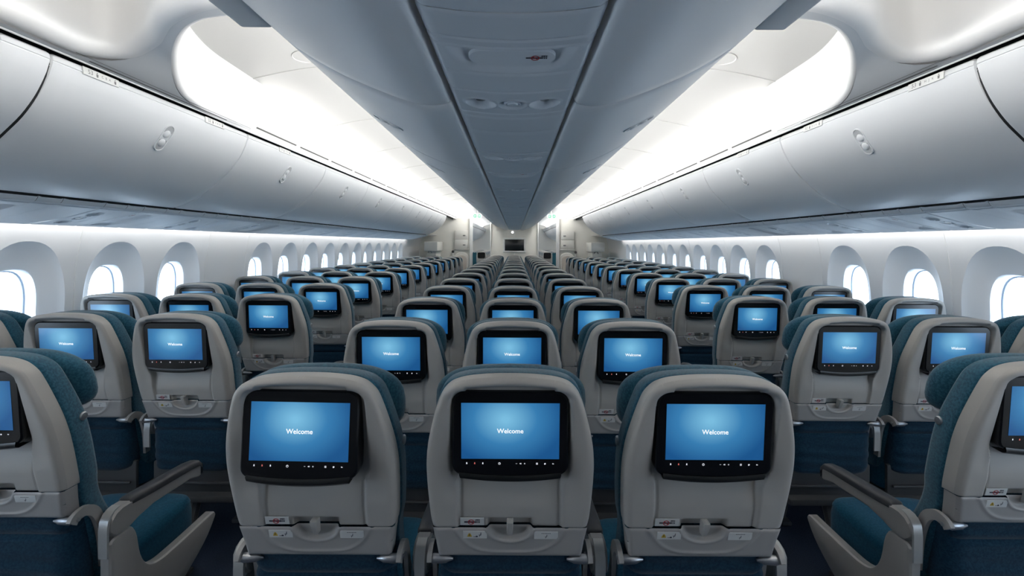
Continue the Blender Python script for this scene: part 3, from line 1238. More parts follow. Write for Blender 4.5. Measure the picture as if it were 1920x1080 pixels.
def cushion_mesh():
    """backrest cushion in front of the shell, thick and upholstered"""
    mb = MB()
    prof = [(0.205, 0.44), (0.205, 0.50), (0.200, 0.58), (0.192, 0.66)] + [(a + 0.004, b) for a, b in OUTL[1:9]] + [(0.1745, 1.128), (0.166, 1.147), (0.154, 1.161), (0.138, 1.1715), (0.105, 1.181), (0.05, 1.186), (0, 1.187)]
    c = smooth_curve(prof, 3)
    ring = [Vector((-p.x, p.y)) for p in c] + c[::-1][1:]
    rings = []
    def front(z):
        return 0.130 + 0.055 * sst(0.75, 0.5, z)
    for f, sh in ((0.0, 0.006), (0.06, 0.001), (0.15, 0.0), (0.70, 0.0), (0.86, 0.006), (0.95, 0.018), (1.0, 0.04)):
        r = []
        for p in ring:
            d = 0.056 + (front(p.y) - 0.056) * f
            k = 1 - sh / max(abs(p.x), 0.05) if abs(p.x) > 0.05 else 1 - sh / 0.2
            zc = p.y - sh * sst(1.0, 1.16, p.y) + sh * sst(0.6, 0.45, p.y)
            r.append((p.x * k, yb(p.y) + d, zc))
        rings.append(r)
    mb.loft(rings, 'teal')
    return mb.mesh('backrest_cushion', ang=60)


def headrest_mesh():
    mb = MB()
    rows = []
    nz, nuu = 16, 28
    hw, hz = 0.202, 0.096
    zc = 1.090
    rings = []
    N = 40
    for q in range(11):
        a = PI * q / 10
        dy = -math.cos(a) * 0.5 + 0.5          # 0 .. 1 depth
        k = max(math.sin(a), 0.0) ** 0.45
        r = []
        for i in range(N):
            t = 2 * PI * i / N
            cx = math.copysign(abs(math.cos(t)) ** 0.5, math.cos(t))
            cz = math.copysign(abs(math.sin(t)) ** 0.62, math.sin(t))
            kk = 0.62 + 0.38 * k
            if q in (0, 10):
                kk = 0.55
            x = hw * cx * kk * (1 - 0.10 * max(cz, 0) ** 2)
            z = zc + hz * cz * kk - 0.012 * (abs(x) / hw) ** 2
            y = yb(z) + 0.108 + 0.075 * dy + 0.022 * (abs(x) / hw) ** 3
            r.append((x, y, z))
        rings.append(r)
    mb.loft(rings, 'teal')
    return mb.mesh('headrest', ang=60)


def pocket_mesh():
    mb = MB()
    nu, nv = 28, 30
    ztop, zbot = 0.700, 0.432
    rows = []
    for j in range(nv + 1):
        z = ztop + (zbot - ztop) * j / nv
        h = 0.186 - 0.004 * j / nv
        if z < zbot + 0.04:
            q = (zbot + 0.04 - z) / 0.04
            h -= 0.05 * (1 - math.sqrt(max(0, 1 - q * q)))
        row = []
        for i in range(nu + 1):
            t = -1 + 2 * i / nu
            u = t * h
            w = -0.014 + 0.012 * sst(0.64, 0.50, z)
            w -= 0.030 * max(0, (abs(t) - 0.75) / 0.25) ** 2
            w -= 0.014 * math.exp(-((z - 0.640) / 0.006) ** 2)
            w -= 0.004 * math.exp(-((z - 0.675 - 0.004 * math.sin(u * 25)) / 0.006) ** 2)
            w += 0.0025 * math.sin(z * 130 + u * 9) * sst(0.62, 0.55, z)
            w -= 0.03 * sst(zbot + 0.03, zbot, z)
            row.append((u, 0.085 + 0.12 * (0.70 - z) - w, z))
        rows.append(row)
    mb.grid(rows, 'navy')
    # forward return so the sheet has thickness
    per = [r[0] for r in rows] + rows[-1][1:] + [r[-1] for r in rows[::-1]][1:]
    mb.grid([per, [(x * 0.97, y_ + 0.05, z + 0.01) for x, y_, z in per]], 'navy')
    return mb.mesh('back_pocket', merge=0.0002, ang=75)


def seatpad_mesh():
    mb = MB()
    N = 44
    rings = []
    for q, (zz, sh) in enumerate(((0.345, 0.012), (0.355, 0.0), (0.42, 0.0), (0.447, 0.004), (0.452, 0.003), (0.468, 0.010), (0.476, 0.028), (0.479, 0.06))):
        r = []
        for i in range(N):
            t = 2 * PI * i / N
            cx = math.copysign(abs(math.cos(t)) ** 0.32, math.cos(t))
            cy = math.copysign(abs(math.sin(t)) ** 0.32, math.sin(t))
            x = (0.206 - sh) * cx
            y_ = 0.415 + (0.245 - sh) * cy
            r.append((x, y_, zz + 0.012 * sst(0.4, 0.62, y_) - 0.01 * sst(0.3, 0.1, y_)))
        rings.append(r)
    mb.loft(rings, 'seatfab')
    return mb.mesh('seat_cushion', ang=50)


def monitor_meshes():
    body = MB()
    hw, zt, zb = 0.1395, 1.1505, 0.946
    def ring(sh, y_):
        pts = []
        r = 0.026
        rb = 0.020
        a = hw - sh
        for cx, cz, a0, rr in ((a - r, zt - sh - r, 0, r), (-(a - r), zt - sh - r, 90, r), (-(a - rb), zb + sh + rb, 180, rb), (a - rb, zb + sh + rb, 270, rb)):
            for k in range(7):
                t = math.radians(a0 + 15 * k)
                pts.append((cx + rr * math.cos(t), y_, cz + rr * math.sin(t)))
            if a0 == 180:
                for k in range(1, 12):
                    u = -(a - rb) + 2 * (a - rb) * k / 12
                    pts.append((u, y_, zb + sh))
        out = []
        for x, yy, z in pts:
            if z < 0.98:
                z -= 0.010 * (1 - (x / hw) ** 2)
            out.append((x, yy, z))
        return out
    body.loft([ring(0.002, 0.05), ring(0.0, 0.03), ring(0.0, 0.008), ring(0.0015, 0.003), ring(0.005, 0.0)], 'black')
    low = MB()
    rows = []
    for k in range(25):
        u = -0.1240 + 0.248 * k / 24
        bow = 0.010 * (1 - (u / 0.1385) ** 2)
        rows.append([(u, -0.0015, 0.954 - bow), (u, -0.004, 0.948 - bow), (u, -0.002, 0.940 - bow), (u, 0.010, 0.933 - bow * 1.1), (u, 0.045, 0.935 - bow * 1.1)])
    rows = [[(x * q, y_, z) for (x, y_, z), q in zip(r, (0.985, 0.985, 0.97, 0.95, 0.95))] for r in rows]
    low.grid(rows, 'blackm')
    low.box((-0.066, -0.0012, 0.9395), (0.018, 0.004, 0.004), 'black')
    low.box((-0.038, -0.0012, 0.9385), (0.024, 0.004, 0.004), 'black')
    scr = MB()
    scr.add([(-0.117, 0, -0.0685), (0.117, 0, -0.0685), (0.117, 0, 0.0685), (-0.117, 0, 0.0685)], [[0, 1, 2, 3]], 'screen')
    txt = MB()
    add_text(txt, 'Welcome', 0.0158, 'white_e', (0, 0, 0), (1, 0, 0), (0, 0, 1), 0.0002)
    ic = MB()
    zi = 0.9735
    Y = -0.0006
    def q(x0, x1, z0, z1, key='icon_e'):
        ic.add([(x0, Y, z0), (x1, Y, z0), (x1, Y, z1), (x0, Y, z1)], [[0, 1, 2, 3]], key)
    for u, key in ((-0.104, 'icon_e'), (-0.085, 'icon_r'), (-0.0655, 'icon_e')):
        ic.disc((u, Y, zi + 0.0012), (0.0014, 0, 0), (0, 0, 0.0018), key, 10)
        ic.add([(u - 0.002, Y, zi - 0.0016), (u + 0.002, Y, zi - 0.0016), (u, Y, zi + 0.001)], [[0, 1, 2]], key)
    N = 16
    ic.grid([[(-0.0257 + r * math.cos(2 * PI * k / N), Y, zi + r * math.sin(2 * PI * k / N)) for k in range(N)] for r in (0.0029, 0.0020)], 'icon_e', True)
    q(-0.0262, -0.0252, zi, zi + 0.0026)
    q(0.0132, 0.0168, zi - 0.0004, zi + 0.0004)
    q(0.0226, 0.0240, zi - 0.001, zi + 0.001)
    ic.add([(0.0236, Y, zi), (0.0256, Y, zi - 0.0022), (0.0256, Y, zi + 0.0022)], [[0, 1, 2]], 'icon_e')
    q(0.0264, 0.0270, zi - 0.0014, zi + 0.0014)
    q(0.0328, 0.0364, zi - 0.0004, zi + 0.0004)
    q(0.0342, 0.0350, zi - 0.0018, zi + 0.0018)
    for k in range(3):
        q(0.0618, 0.0662, zi - 0.0022 + 0.0017 * k, zi - 0.0012 + 0.0017 * k)
    ic.disc((0.0833, Y, zi), (0.0022, 0, 0), (0, 0, 0.0018), 'icon_e', 10)
    q(0.0818, 0.0828, zi - 0.0026, zi)
    ic.add([(0.1002, Y, zi), (0.1026, Y, zi - 0.0018), (0.1026, Y, zi + 0.0018)], [[0, 1, 2]], 'icon_e')
    q(0.1024, 0.1048, zi - 0.0009, zi + 0.0003)
    return body.mesh('monitor', ang=30), low.mesh('monitor_trim', ang=40), scr.mesh('screen', recalc=False), txt.mesh('welcome_text', recalc=False), ic.mesh('touch_control_strip', recalc=False)


def seat_pict(mb, o, s, key='ink'):
    """little side view of a seat ; o on the plate, s size"""
    x, y_, z = o
    mb.add([(x + 0.15 * s, y_, z - 0.1 * s), (x + 0.45 * s, y_, z - 0.1 * s), (x + 0.55 * s, y_, z + 0.95 * s), (x + 0.30 * s, y_, z + 0.95 * s)], [[0, 1, 2, 3]], key)
    mb.add([(x - 0.45 * s, y_, z - 0.30 * s), (x + 0.40 * s, y_, z - 0.35 * s), (x + 0.45 * s, y_, z - 0.05 * s), (x - 0.40 * s, y_, z)], [[0, 1, 2, 3]], key)
    mb.add([(x - 0.25 * s, y_, z - 0.95 * s), (x - 0.05 * s, y_, z - 0.95 * s), (x, y_, z - 0.30 * s), (x - 0.20 * s, y_, z - 0.30 * s)], [[0, 1, 2, 3]], key)


def placard_mesh(kind):
    mb = MB()
    hw, hh = 0.0300, 0.0112
    mb.box((0, 0, 0), (2 * hw, 0.0016, 2 * hh), 'placard', 0.0005, 1)
    Y = -0.0011
    if kind == 'smoke':
        no_smoking(mb, (0, Y, -0.001), (1, 0, 0), (0, 0, 1), (0, -1, 0), 0.0195)
    elif kind == 'belt':
        mb.add([(-0.0195, Y, -0.0055), (-0.0075, Y, -0.0055), (-0.0095, Y, 0.001), (-0.0120, Y, 0.0052), (-0.0150, Y, 0.0052), (-0.0175, Y, 0.001)], [[0, 1, 2, 3, 4, 5]], 'yellow')
        mb.add([(-0.0143, Y - 0.0003, -0.003), (-0.0127, Y - 0.0003, -0.003), (-0.0127, Y - 0.0003, 0.0032), (-0.0143, Y - 0.0003, 0.0032)], [[0, 1, 2, 3]], 'ink')
        seat_pict(mb, (0.0125, Y, 0.001), 0.0068)
        mb.add([(-0.004, Y, -0.0062), (0.007, Y, -0.0062), (0.007, Y, -0.0048), (-0.004, Y, -0.0048)], [[0, 1, 2, 3]], 'ink')
        mb.disc((0.0045, Y, -0.0045), (0.003, 0, 0), (0, 0, 0.0025), 'ink', 10)
    else:
        seat_pict(mb, (0.0, Y, -0.0028), 0.0058)
        for k in range(6):
            x = -0.010 + 0.004 * k
            mb.add([(x - 0.0016, Y, 0.0058), (x + 0.0012, Y, 0.0058), (x + 0.0016, Y, 0.0076), (x - 0.0008, Y, 0.0076)], [[0, 1, 2, 3]], 'ink')
    return mb.mesh('placard', recalc=False, ang=20)


def latchbar_mesh():
    mb = MB()
    rows = []
    for z, hw, w0 in ((0.811, 0.0065, 0.008), (0.809, 0.0082, 0.0125), (0.800, 0.0082, 0.0135), (0.780, 0.0078, 0.0075), (0.769, 0.0065, 0.004), (0.766, 0.004, 0.001)):
        rows.append([(-hw, yb(z) + 0.012, z), (-hw, yb(z) - w0 + 0.003, z), (-hw * 0.7, yb(z) - w0, z), (hw * 0.7, yb(z) - w0, z), (hw, yb(z) - w0 + 0.003, z), (hw, yb(z) + 0.012, z)])
    mb.loft(rows, 'latch')
    return mb.mesh('tray_latch', ang=35)


def knuckle_mesh(sg):
    mb = MB()
    y_, z = yb(0.69) + 0.006, 0.690
    mb.tube([(sg * 0.146, y_, z), (sg * 0.160, y_, z), (sg * 0.164, y_, z), (sg * 0.194, y_, z), (sg * 0.1985, y_, z)], [0.003, 0.008, 0.0105, 0.0125, 0.011], 'silver', 16)
    return mb.mesh('hinge', ang=35)


def bracket_mesh(sg):
    """curved bracket from the hinge forward and down beside the cushion"""
    mb = MB()
    pth = smooth_curve([(0.088, 0.684), (0.102, 0.698), (0.135, 0.700), (0.168, 0.672), (0.190, 0.60), (0.200, 0.50)], 5)
    rings = []
    for i, p in enumerate(pth):
        t = (pth[min(i + 1, len(pth) - 1)] - pth[max(i - 1, 0)]).normalized()
        nn = Vector((-t.y, t.x))
        r = 0.0145
        x0, x1 = sg * 0.199, sg * 0.211
        a, b = p + nn * r, p - nn * r
        rings.append([(x0, a.x, a.y), (x1, a.x, a.y), (x1, b.x, b.y), (x0, b.x, b.y)])
    mb.loft(rings, 'armgrey')
    mb.tube([(sg * 0.2105, 0.104, 0.690), (sg * 0.2135, 0.104, 0.690)], 0.006, 'silver', 12)
    return mb.mesh('hinge_bracket', ang=35)


def armrest_meshes():
    """armrest about x = 0 : body, pad, pivot cap"""
    b = MB()
    rings = []
    for y_, zt, zb, hw in ((0.163, 0.640, 0.612, 0.018), (0.168, 0.656, 0.604, 0.021), (0.182, 0.669, 0.592, 0.0215), (0.205, 0.675, 0.589, 0.0215), (0.235, 0.674, 0.592, 0.0215), (0.27, 0.671, 0.602, 0.0215), (0.34, 0.664, 0.612, 0.0215), (0.52, 0.650, 0.602, 0.021), (0.565, 0.641, 0.588, 0.020), (0.58, 0.630, 0.585, 0.018)):
        c = 0.006
        rings.append([(-hw, y_, zb + c), (-hw, y_, zt - c), (-hw + c, y_, zt), (hw - c, y_, zt), (hw, y_, zt - c), (hw, y_, zb + c), (hw - c, y_, zb), (-hw + c, y_, zb)])
    b.loft(rings, 'armgrey')
    p = MB()
    rings = []
    for y_, z, hw, h in ((0.236, 0.670, 0.019, 0.004), (0.244, 0.671, 0.0225, 0.011), (0.29, 0.666, 0.0235, 0.014), (0.36, 0.660, 0.0235, 0.014), (0.52, 0.648, 0.023, 0.014), (0.57, 0.641, 0.022, 0.012), (0.588, 0.626, 0.021, 0.009), (0.593, 0.600, 0.018, 0.004)):
        rings.append([(-hw, y_, z - 0.010), (-hw, y_, z + h * 0.4), (-hw * 0.75, y_, z + h * 0.9), (0, y_, z + h), (hw * 0.75, y_, z + h * 0.9), (hw, y_, z + h * 0.4), (hw, y_, z - 0.010)])
    p.loft(rings, 'armpad')
    c = MB()
    rings = []
    for z, y_, w in ((0.6775, 0.205, 0.0), (0.674, 0.184, 0.0), (0.664, 0.168, 0.0), (0.648, 0.158, 0.0), (0.62, 0.1545, 0.0), (0.54, 0.1555, 0.0)):
        rings.append((y_, z))
    rows = [[(x, y_, z) for y_, z in rings] for x in (-0.0135, 0.0135)]
    c.grid(rows, 'silver_m')
    c.grid([[(x, y_, z) for y_, z in rings] for x in (-0.0135, -0.0135)], 'silver_m')
    rows2 = [[(-0.0135, y_, z) for y_, z in rings], [(-0.0150, y_ + 0.006, z - 0.003) for y_, z in rings]]
    c.grid(rows2, 'silver_m')
    rows2 = [[(0.0135, y_, z) for y_, z in rings], [(0.0150, y_ + 0.006, z - 0.003) for y_, z in rings]]
    c.grid(rows2, 'silver_m')
    return b.mesh('armrest', ang=32), p.mesh('arm_pad', ang=50), c.mesh('pivot_cover', ang=40)


M['silver_m'] = mat('pivot_grey', (0.40, 0.40, 0.39), 0.35, metal=0.3)


def shroud_mesh(sg):
    mb = MB()
    poly = smooth_curve([(0.160, 0.578), (0.175, 0.590), (0.235, 0.592), (0.262, 0.56), (0.280, 0.48), (0.31, 0.428), (0.36, 0.404), (0.44, 0.400), (0.55, 0.402), (0.655, 0.405)], 4)
    poly += smooth_curve([(0.668, 0.398), (0.668, 0.375), (0.60, 0.31), (0.45, 0.235), (0.30, 0.19), (0.19, 0.18), (0.163, 0.20)], 4)
    n_ = len(poly)
    c = Vector((0.28, 0.36))
    rings = []
    for x, sh in ((-0.014, 0.004), (-0.014, 0.0), (0.010, 0.0), (0.016, 0.004), (0.018, 0.010)):
        r = []
        for i, p in enumerate(poly):
            t = (poly[(i + 1) % n_] - poly[(i - 1) % n_]).normalized()
            nn = Vector((-t.y, t.x))      # outward for this winding is +
            q = p - nn * sh
            r.append((sg * x, q.x, q.y))
        rings.append(r)
    mb.loft(rings, 'armgrey')
    return mb.mesh('side_shroud', ang=32)


def frame_mesh():
    mb = MB()
    mb.box((0, 0.33, 0.325), (0.40, 0.46, 0.03), 'frame', 0.006)
    mb.box((0, 0.155, 0.40), (0.395, 0.02, 0.16), 'frame', 0.006)
    mb.box((0, 0.135, 0.385), (0.36, 0.012, 0.012), 'frame', 0.003)
    mb.tube([(-0.235, 0.16, 0.32), (0.235, 0.16, 0.32)], 0.022, 'frame', 12)
    mb.tube([(-0.235, 0.47, 0.32), (0.235, 0.47, 0.32)], 0.022, 'frame', 12)
    return mb.mesh('seat_frame')


def leg_mesh(front):
    mb = MB()
    if front:
        mb.tube([(0, 0.47, 0.32), (0, 0.50, 0.10), (0, 0.53, 0.0)], [0.022, 0.018, 0.016], 'frame', 8)
        mb.box((0, 0.52, 0.012), (0.05, 0.10, 0.022), 'frame', 0.005)
    else:
        mb.tube([(0, 0.16, 0.32), (0, 0.08, 0.12), (0, 0.02, 0.0)], [0.024, 0.02, 0.018], 'frame', 8)
        mb.box((0, 0.03, 0.012), (0.05, 0.14, 0.022), 'frame', 0.005)
    return mb.mesh('leg')


def button_mesh(sg):
    mb = MB()
    z = 0.985
    x = hw_at(z) + 0.003
    y_ = yb(z) + 0.105
    rings = []
    for dx, r in ((-0.006, 0.013), (0.003, 0.013), (0.006, 0.0105), (0.0065, 0.002)):
        rings.append([(sg * (x + dx), y_ + r * math.cos(2 * PI * k / 18), z + r * math.sin(2 * PI * k / 18)) for k in range(18)])
    mb.loft(rings, 'silver')
    return mb.mesh('side_button', ang=35)


ME = {}
ME['back_shell'] = shell_mesh()
ME['lower_panel'] = lower_mesh()
ME['backrest_cushion'] = cushion_mesh()
ME['headrest'] = headrest_mesh()
ME['back_pocket'] = pocket_mesh()
ME['seat_cushion'] = seatpad_mesh()
(ME['monitor'], ME['monitor_trim'], ME['screen'], ME['welcome_text'], ME['touch_control_strip']) = monitor_meshes()
for k in ('smoke', 'belt', 'seat'):
    ME['pl_' + k] = placard_mesh(k)
ME['tray_latch'] = latchbar_mesh()
for sg, k in ((-1, 'l'), (1, 'r')):
    ME['hinge' + k] = knuckle_mesh(sg)
    ME['bracket' + k] = bracket_mesh(sg)
    ME['button' + k] = button_mesh(sg)
    ME['shroud' + k] = shroud_mesh(sg)
ME['armrest'], ME['arm_pad'], ME['pivot_cover'] = armrest_meshes()
ME['seat_frame'] = frame_mesh()
ME['leg_f'], ME['leg_r'] = leg_mesh(True), leg_mesh(False)


def part(name, key, parent, loc=(0, 0, 0), label=None):
    o = bpy.data.objects.new(name, ME[key])
    COL.objects.link(o)
    o.parent = parent
    o.location = loc
    if label:
        o['label'] = label
    return o


def placard_part(root, key, u, z, dy, label):
    o = part('placard', key, root, (u, yb(z) - dy, z), label)
    o.rotation_euler = (math.atan(LEAN), 0, 0)
    o.rotation_euler = (-math.atan(LEAN) * -1, 0, 0)
    return o


def armrest(root, u, aisle, sg, full):
    a = part('armrest', 'armrest', root, (u, 0, 0))
    part('arm_pad', 'arm_pad', a, label='dark padded top')
    part('pivot_cover', 'pivot_cover', a)
    if aisle:
        part('side_shroud', 'shroud' + ('r' if sg > 0 else 'l'), root, (u + sg * 0.004, 0, 0))


def make_seat(x, y, label, group, spacing, left_end, right_end, detail, lit=True, own_right=False):
    root = empty('passenger_seat', (x, y, 0), label, 'seat', group)
    part('back_shell', 'back_shell', root)
    part('lower_panel', 'lower_panel', root)
    part('backrest_cushion', 'backrest_cushion', root)
    part('headrest', 'headrest', root)
    part('back_pocket', 'back_pocket', root)
    part('seat_cushion', 'seat_cushion', root)
    m = part('monitor', 'monitor', root)
    tilt = Matrix.Rotation(math.radians(4.0), 3, 'X')
    m.rotation_euler = tilt.to_euler()
    m.location = Vector((0, 0, 1.15)) - tilt @ Vector((0, 0, 1.15))
    if lit:
        part('screen', 'screen', m, (0, -0.0006, 1.0535))
    if lit and detail >= 1:
        part('welcome_text', 'welcome_text', m, (0, -0.0014, 1.0535), 'white word Welcome')
        part('touch_control_strip', 'touch_control_strip', m, label='row of small white control icons')
    part('monitor_trim', 'monitor_trim', m)
    h = spacing / 2
    armrest(root, -h, left_end, -1, detail)
    if right_end:
        armrest(root, h, True, 1, detail)
    elif own_right:
        armrest(root, h, False, 1, detail)
    if detail >= 1:
        part('tray_latch', 'tray_latch', root)
        placard_part(root, 'pl_smoke', -0.095, 0.8045, -0.0025, 'white placard with a red no-smoking sign')
        placard_part(root, 'pl_belt', -0.088, 0.7680, 0.0015, 'white placard with a yellow mark and a seat figure')
        placard_part(root, 'pl_seat', 0.0905, 0.767, 0.0015, 'white placard with a seat figure')
    if detail >= 1:
        for k in 'lr':
            part('hinge', 'hinge' + k, root)
            part('hinge_bracket', 'bracket' + k, root)
    if detail >= 2:
        for k in 'lr':
            part('side_button', 'button' + k, root)
    part('seat_frame', 'seat_frame', root)
    part('leg', 'leg_f', root)
    part('leg', 'leg_r', root)
    return root, m


PITCH = 0.79
CY0, SY0 = 1.133, 1.29
CX, SX = 0.488, 0.475
for r in range(16):
    y = CY0 + PITCH * r
    det = 2 if r < 5 else (1 if r < 9 else 0)
    for c, nm in ((-1, 'left'), (0, 'middle'), (1, 'right')):
        lb = 'teal and grey seat, %s seat of the centre block, %s row from the camera' % (nm, ORD[r])
        if r == 0:
            lb = 'nearest teal and grey seat with Welcome screen, %s of the three in front' % nm
        if r == 15:
            lb = 'teal and grey seat, %s one of the last centre row before the bulkhead' % nm
        root, m = make_seat(c * CX, y, lb, 'seats of the centre block', CX, c == -1, c == 1, det)
        if r == 0 and c == -1:
            R_ = Matrix.Rotation(math.radians(-3.0), 3, 'X') @ Matrix.Rotation(math.radians(0.8), 3, 'Y')
            m.rotation_euler = R_.to_euler()
            pv = Vector((0, 0, 1.15))
            m.location = pv - R_ @ pv + Vector((-0.008, 0.002, 0))
SXC = [1.47, 1.945, 2.42]
for sx in (-1, 1):
    side = 'left' if sx < 0 else 'right'
    for r in range(14):
        y = SY0 + PITCH * r
        det = 2 if r < 5 else (1 if r < 8 else 0)
        for i, nm in ((0, 'aisle'), (1, 'middle'), (2, 'window')):
            if r == 0 and i == 2:
                continue
            if r == 0 and i == 1:
                continue
            lb = 'teal and grey %s seat of the %s block, %s row from the camera' % (nm, side, ORD[r])
            le = (sx > 0 and i == 0)
            re = (sx < 0 and i == 0)
            make_seat(sx * SXC[i], y, lb, 'seats of the %s block' % side, SX, le, re, det, own_right=(sx > 0 and i == 2))
# forward cabin seats seen through the aisles
for sx in (-1, 1):
    side = 'left' if sx < 0 else 'right'
    for r in range(9):
        for i in (0, 1):
            make_seat(sx * (1.27, 1.75)[i], 18.4 + PITCH * r, 'small distant %s seat of the forward cabin beyond the %s aisle, %s row there' % ('aisle' if i == 0 else 'middle', side, ORD[r]), 'forward cabin seats on the %s' % side, SX, sx > 0 and i == 0, sx < 0 and i == 0, 0, lit=False)
    b = MB()
    b.box((sx * 1.60, 17.9, 0.58), (0.36, 0.04, 1.16), 'curtain', 0.01)
    tag(b.build('cabin_partition'), 'dark teal partition at the start of the forward cabin beyond the %s aisle' % side, 'partition')

# ------------------------------------------------------------------ far end : bulkhead, television, lavatory blocks
b = MB()
b.box((0, 14.55, 1.1), (1.42, 0.10, 2.2), 'cream', 0.012)
tag(b.build('wall_front'), 'cream centre bulkhead with the television at the far end', 'wall', kind='structure')
for sx in (-1, 1):
    b = MB()
    b.box((sx * 0.715, 14.52, 1.1), (0.03, 0.14, 2.2), 'tvframe', 0.006)
    tn += 1
    tag(b.build('trim_%d' % tn), 'pale corner post of the centre bulkhead, %s side' % ('left' if sx < 0 else 'right'), 'trim', kind='structure')

t = empty('television', (0, 14.49, 1.455), 'black television in a pale frame on the centre bulkhead', 'television')
b = MB()
for c, d in (((0, 0, 0.195), (0.68, 0.05, 0.05)), ((0, 0, -0.195), (0.68, 0.05, 0.05)), ((-0.315, 0, 0), (0.05, 0.05, 0.36)), ((0.315, 0, 0), (0.05, 0.05, 0.36)), ((0, 0.012, 0), (0.6, 0.02, 0.36))):
    b.box(c, d, 'tvframe', 0.006)
b.build('television_frame', t)
b = MB()
b.box((0, -0.006, 0), (0.58, 0.024, 0.34), 'tv', 0.003)
b.build('television_screen', t)
b = MB()
b.box((0, 0.010, 0.30), (0.022, 0.03, 0.20), 'tvframe', 0.004)
b.box((0, 0.010, -0.34), (0.022, 0.03, 0.26), 'tvframe', 0.004)
b.build('mounting_rail', t)
b = MB()
b.disc((-0.06, 14.455, E + 0.345), (0.03, 0, 0), (0, 0.0, 0.03), 'spot', 16)
b.box((-0.06, 14.48, E + 0.345), (0.07, 0.045, 0.07), 'tvframe', 0.01)
tag(b.build('spot_lamp'), 'small bright spot lamp at the top of the centre bulkhead', 'lamp')

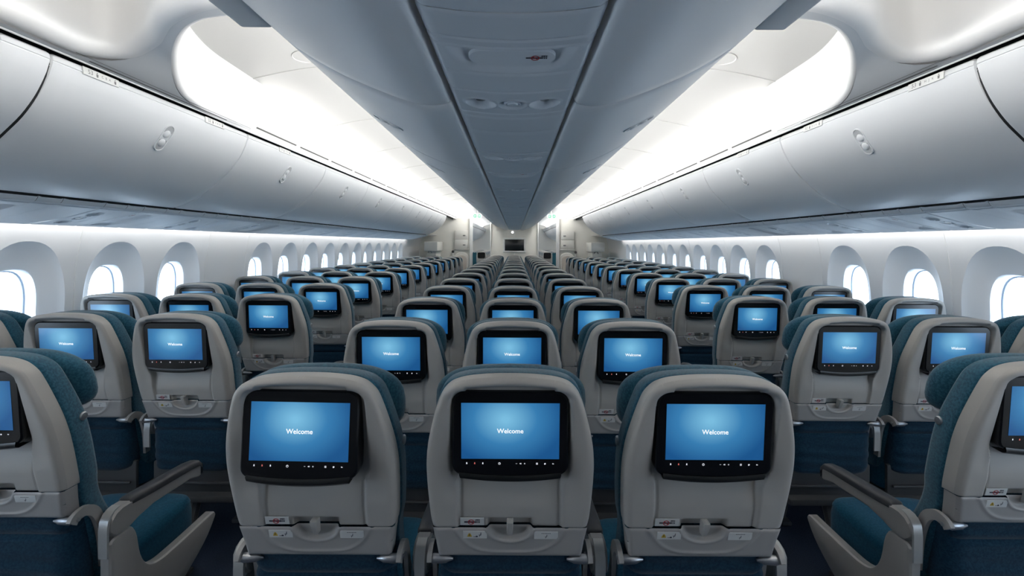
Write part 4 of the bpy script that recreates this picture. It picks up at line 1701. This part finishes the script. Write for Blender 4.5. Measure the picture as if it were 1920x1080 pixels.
for sx in (-1, 1):
    side = 'left' if sx < 0 else 'right'
    b = MB()
    b.box((sx * 1.94, 13.7, 1.1), (1.40, 0.8, 2.2), 'cream', 0.012)
    tag(b.build('wall_%s_block' % side), 'cream lavatory block closing the %s seats at the far end' % side, 'wall', kind='structure')
    b = MB()
    b.box((sx * 1.232, 13.63, 1.12), (0.016, 0.86, 2.24), 'panel', 0.004)
    tn += 1
    tag(b.build('trim_%d' % tn), 'white corner post of the %s lavatory block beside the aisle' % side, 'trim', kind='structure')
    lk = empty('locker', (sx * 1.47, 13.262, 0), 'pale locker with two stacked doors on the %s lavatory block' % side, 'locker')
    for z in (1.74, 1.48):
        b = MB()
        b.box((0, 0, z), (0.36, 0.05, 0.25), 'cream2', 0.008)
        d = b.build('locker_door', lk)
        b = MB()
        b.box((sx * -0.08, -0.030, z - 0.02), (0.07, 0.016, 0.035), 'groove', 0.004)
        b.build('door_handle', d)
    b = MB()
    b.box((0, 0, 1.335), (0.40, 0.07, 0.025), 'cream2', 0.005)
    b.build('ledge', lk)
    js = empty('jump_seat', (sx * 1.46, 13.265, 0), 'folded beige attendant jump seat below the %s locker' % side, 'jump seat')
    b = MB()
    pts = [(-0.19, 0.4), (0.19, 0.4), (0.19, 1.12)] + [(0.19 * math.cos(a), 1.12 + 0.14 * math.sin(a)) for a in [PI * k / 12 for k in range(1, 12)]] + [(-0.19, 1.12)]
    b.loft([[(x * q, y_, 0.4 + (z - 0.4) * q2) for x, z in pts] for y_, q, q2 in ((0.03, 1, 1), (-0.02, 1, 1), (-0.035, 0.94, 0.98))], 'cream2')
    b.build('seat_housing', js, ang=30)
    b = MB()
    pts = [(-0.14, 0.5), (0.14, 0.5), (0.14, 1.08)] + [(0.14 * math.cos(a), 1.08 + 0.10 * math.sin(a)) for a in [PI * k / 12 for k in range(1, 12)]] + [(-0.14, 1.08)]
    b.loft([[(x * q, y_, 0.5 + (z - 0.5) * q2) for x, z in pts] for y_, q, q2 in ((-0.02, 1, 1), (-0.055, 1, 1), (-0.065, 0.9, 0.98))], 'beige')
    b.build('seat_pad', js, ang=30)
    ph = empty('handset', (sx * 1.70, 13.27, 1.27), 'dark crew handset on the wall beside the %s jump seat' % side, 'handset')
    b = MB()
    b.tube([(0, 0, 0.0), (0, -0.03, 0.0)], 0.036, 'frame', 16)
    b.build('speaker', ph)
    b = MB()
    b.box((0, -0.01, -0.11), (0.05, 0.04, 0.13), 'placard', 0.008)
    b.build('handset_cradle', ph)
    cb = empty('wall_cabinet', (sx * 2.14, 12.6, 1.42), 'white wall cabinet beside the %s door' % side, 'cabinet')
    b = MB()
    b.box((0, 0.1, 0), (0.34, 0.9, 0.24), 'cream2', 0.012)
    b.box((0, 0.14, -0.20), (0.24, 0.8, 0.16), 'cream2', 0.012)
    b.build('cabinet_body', cb)
    b = MB()
    b.tube([(0.02, -0.27, -0.17), (0.0, -0.31, -0.13), (-0.05, -0.31, -0.11), (-0.08, -0.27, -0.16)], 0.008, 'groove', 8)
    b.build('grab_handle', cb)
    # bin end closure above the door zone
    b = MB()
    P = OUTF + OUTB
    b.loft([[(sx * x, yy, E + z) for x, z in P] for yy in (11.52, 11.56)], 'bin')
    tag(b.build('bin_end_panel'), 'end panel closing the last %s overhead bin' % side, 'end panel')
    # added fill lamps that brighten the far end and forward cabin
    for yy, wh in ((12.75, 'just before'), (14.25, 'beside'), (16.2, 'just beyond'), (19.0, 'well beyond'), (22.0, 'far beyond')):
        b = MB()
        b.tube([(sx * 0.98, yy, E + 1.075), (sx * 0.98, yy, E + 1.12)], 0.14, 'addlamp', 20)
        tag(b.build('fill_lamp'), 'added round fill lamp over the %s aisle %s the lavatory block' % (side, wh), 'lamp')
    # exit signs
    ex = empty('exit_sign', (sx * 0.965, 12.4, E + 0.715), 'oval green and white exit sign hanging over the %s aisle' % side, 'exit sign')
    b = MB()
    N = 32
    def oval(a_, c_, y_):
        pts = []
        for k in range(N):
            t_ = 2 * PI * k / N
            cs, sn = math.cos(t_), math.sin(t_)
            pts.append(((a_ - c_) * (1 if cs > 0 else -1) + c_ * cs, y_, c_ * sn))
        return pts
    b.loft([oval(0.118, 0.060, 0.02), oval(0.122, 0.064, 0.0), oval(0.116, 0.058, -0.01)], 'exit_w')
    b.tube([(0, 0.005, 0.05), (0, 0.005, 0.37)], 0.012, 'ceil', 10)
    body = b.build('sign_body', ex, ang=30)
    b = MB()
    Yf = -0.0115
    for s in (-1, 1):
        pts = [(s * 0.026, Yf, 0.044), (s * 0.026, Yf, -0.044)] + [(s * (0.056 + 0.044 * math.cos(a)), Yf, 0.044 * math.sin(a)) for a in [-PI / 2 + PI * k / 12 for k in range(13)]]
        b.add(pts, [list(range(len(pts)))], 'green_e')
        b.add([(s * 0.086, Yf - 0.001, 0), (s * 0.050, Yf - 0.001, 0.026), (s * 0.050, Yf - 0.001, -0.026)], [[0, 1, 2]], 'exit_w')
    # running figure through a doorway in the middle
    b.disc((0.003, Yf, 0.028), (0.007, 0, 0), (0, 0, 0.007), 'green_e', 12)
    b.add([(-0.006, Yf, 0.018), (0.008, Yf, 0.018), (0.004, Yf, -0.008), (-0.010, Yf, -0.008)], [[0, 1, 2, 3]], 'green_e')
    b.add([(-0.010, Yf, -0.006), (-0.002, Yf, -0.006), (-0.012, Yf, -0.038), (-0.020, Yf, -0.034)], [[0, 1, 2, 3]], 'green_e')
    b.add([(-0.002, Yf, -0.006), (0.005, Yf, -0.006), (0.018, Yf, -0.032), (0.010, Yf, -0.036)], [[0, 1, 2, 3]], 'green_e')
    b.build('exit_symbol', body, recalc=False)

b = MB()
b.box((0, Y1, 1.5), (5.6, 0.1, 3.2), 'cream')
tag(b.build('wall_far'), 'pale end wall of the forward cabin', 'wall', kind='structure')
b = MB()
b.box((0, Y0, 1.5), (5.6, 0.1, 3.2), 'backwall')
tag(b.build('wall_back'), 'dark wall behind the camera', 'wall', kind='structure')
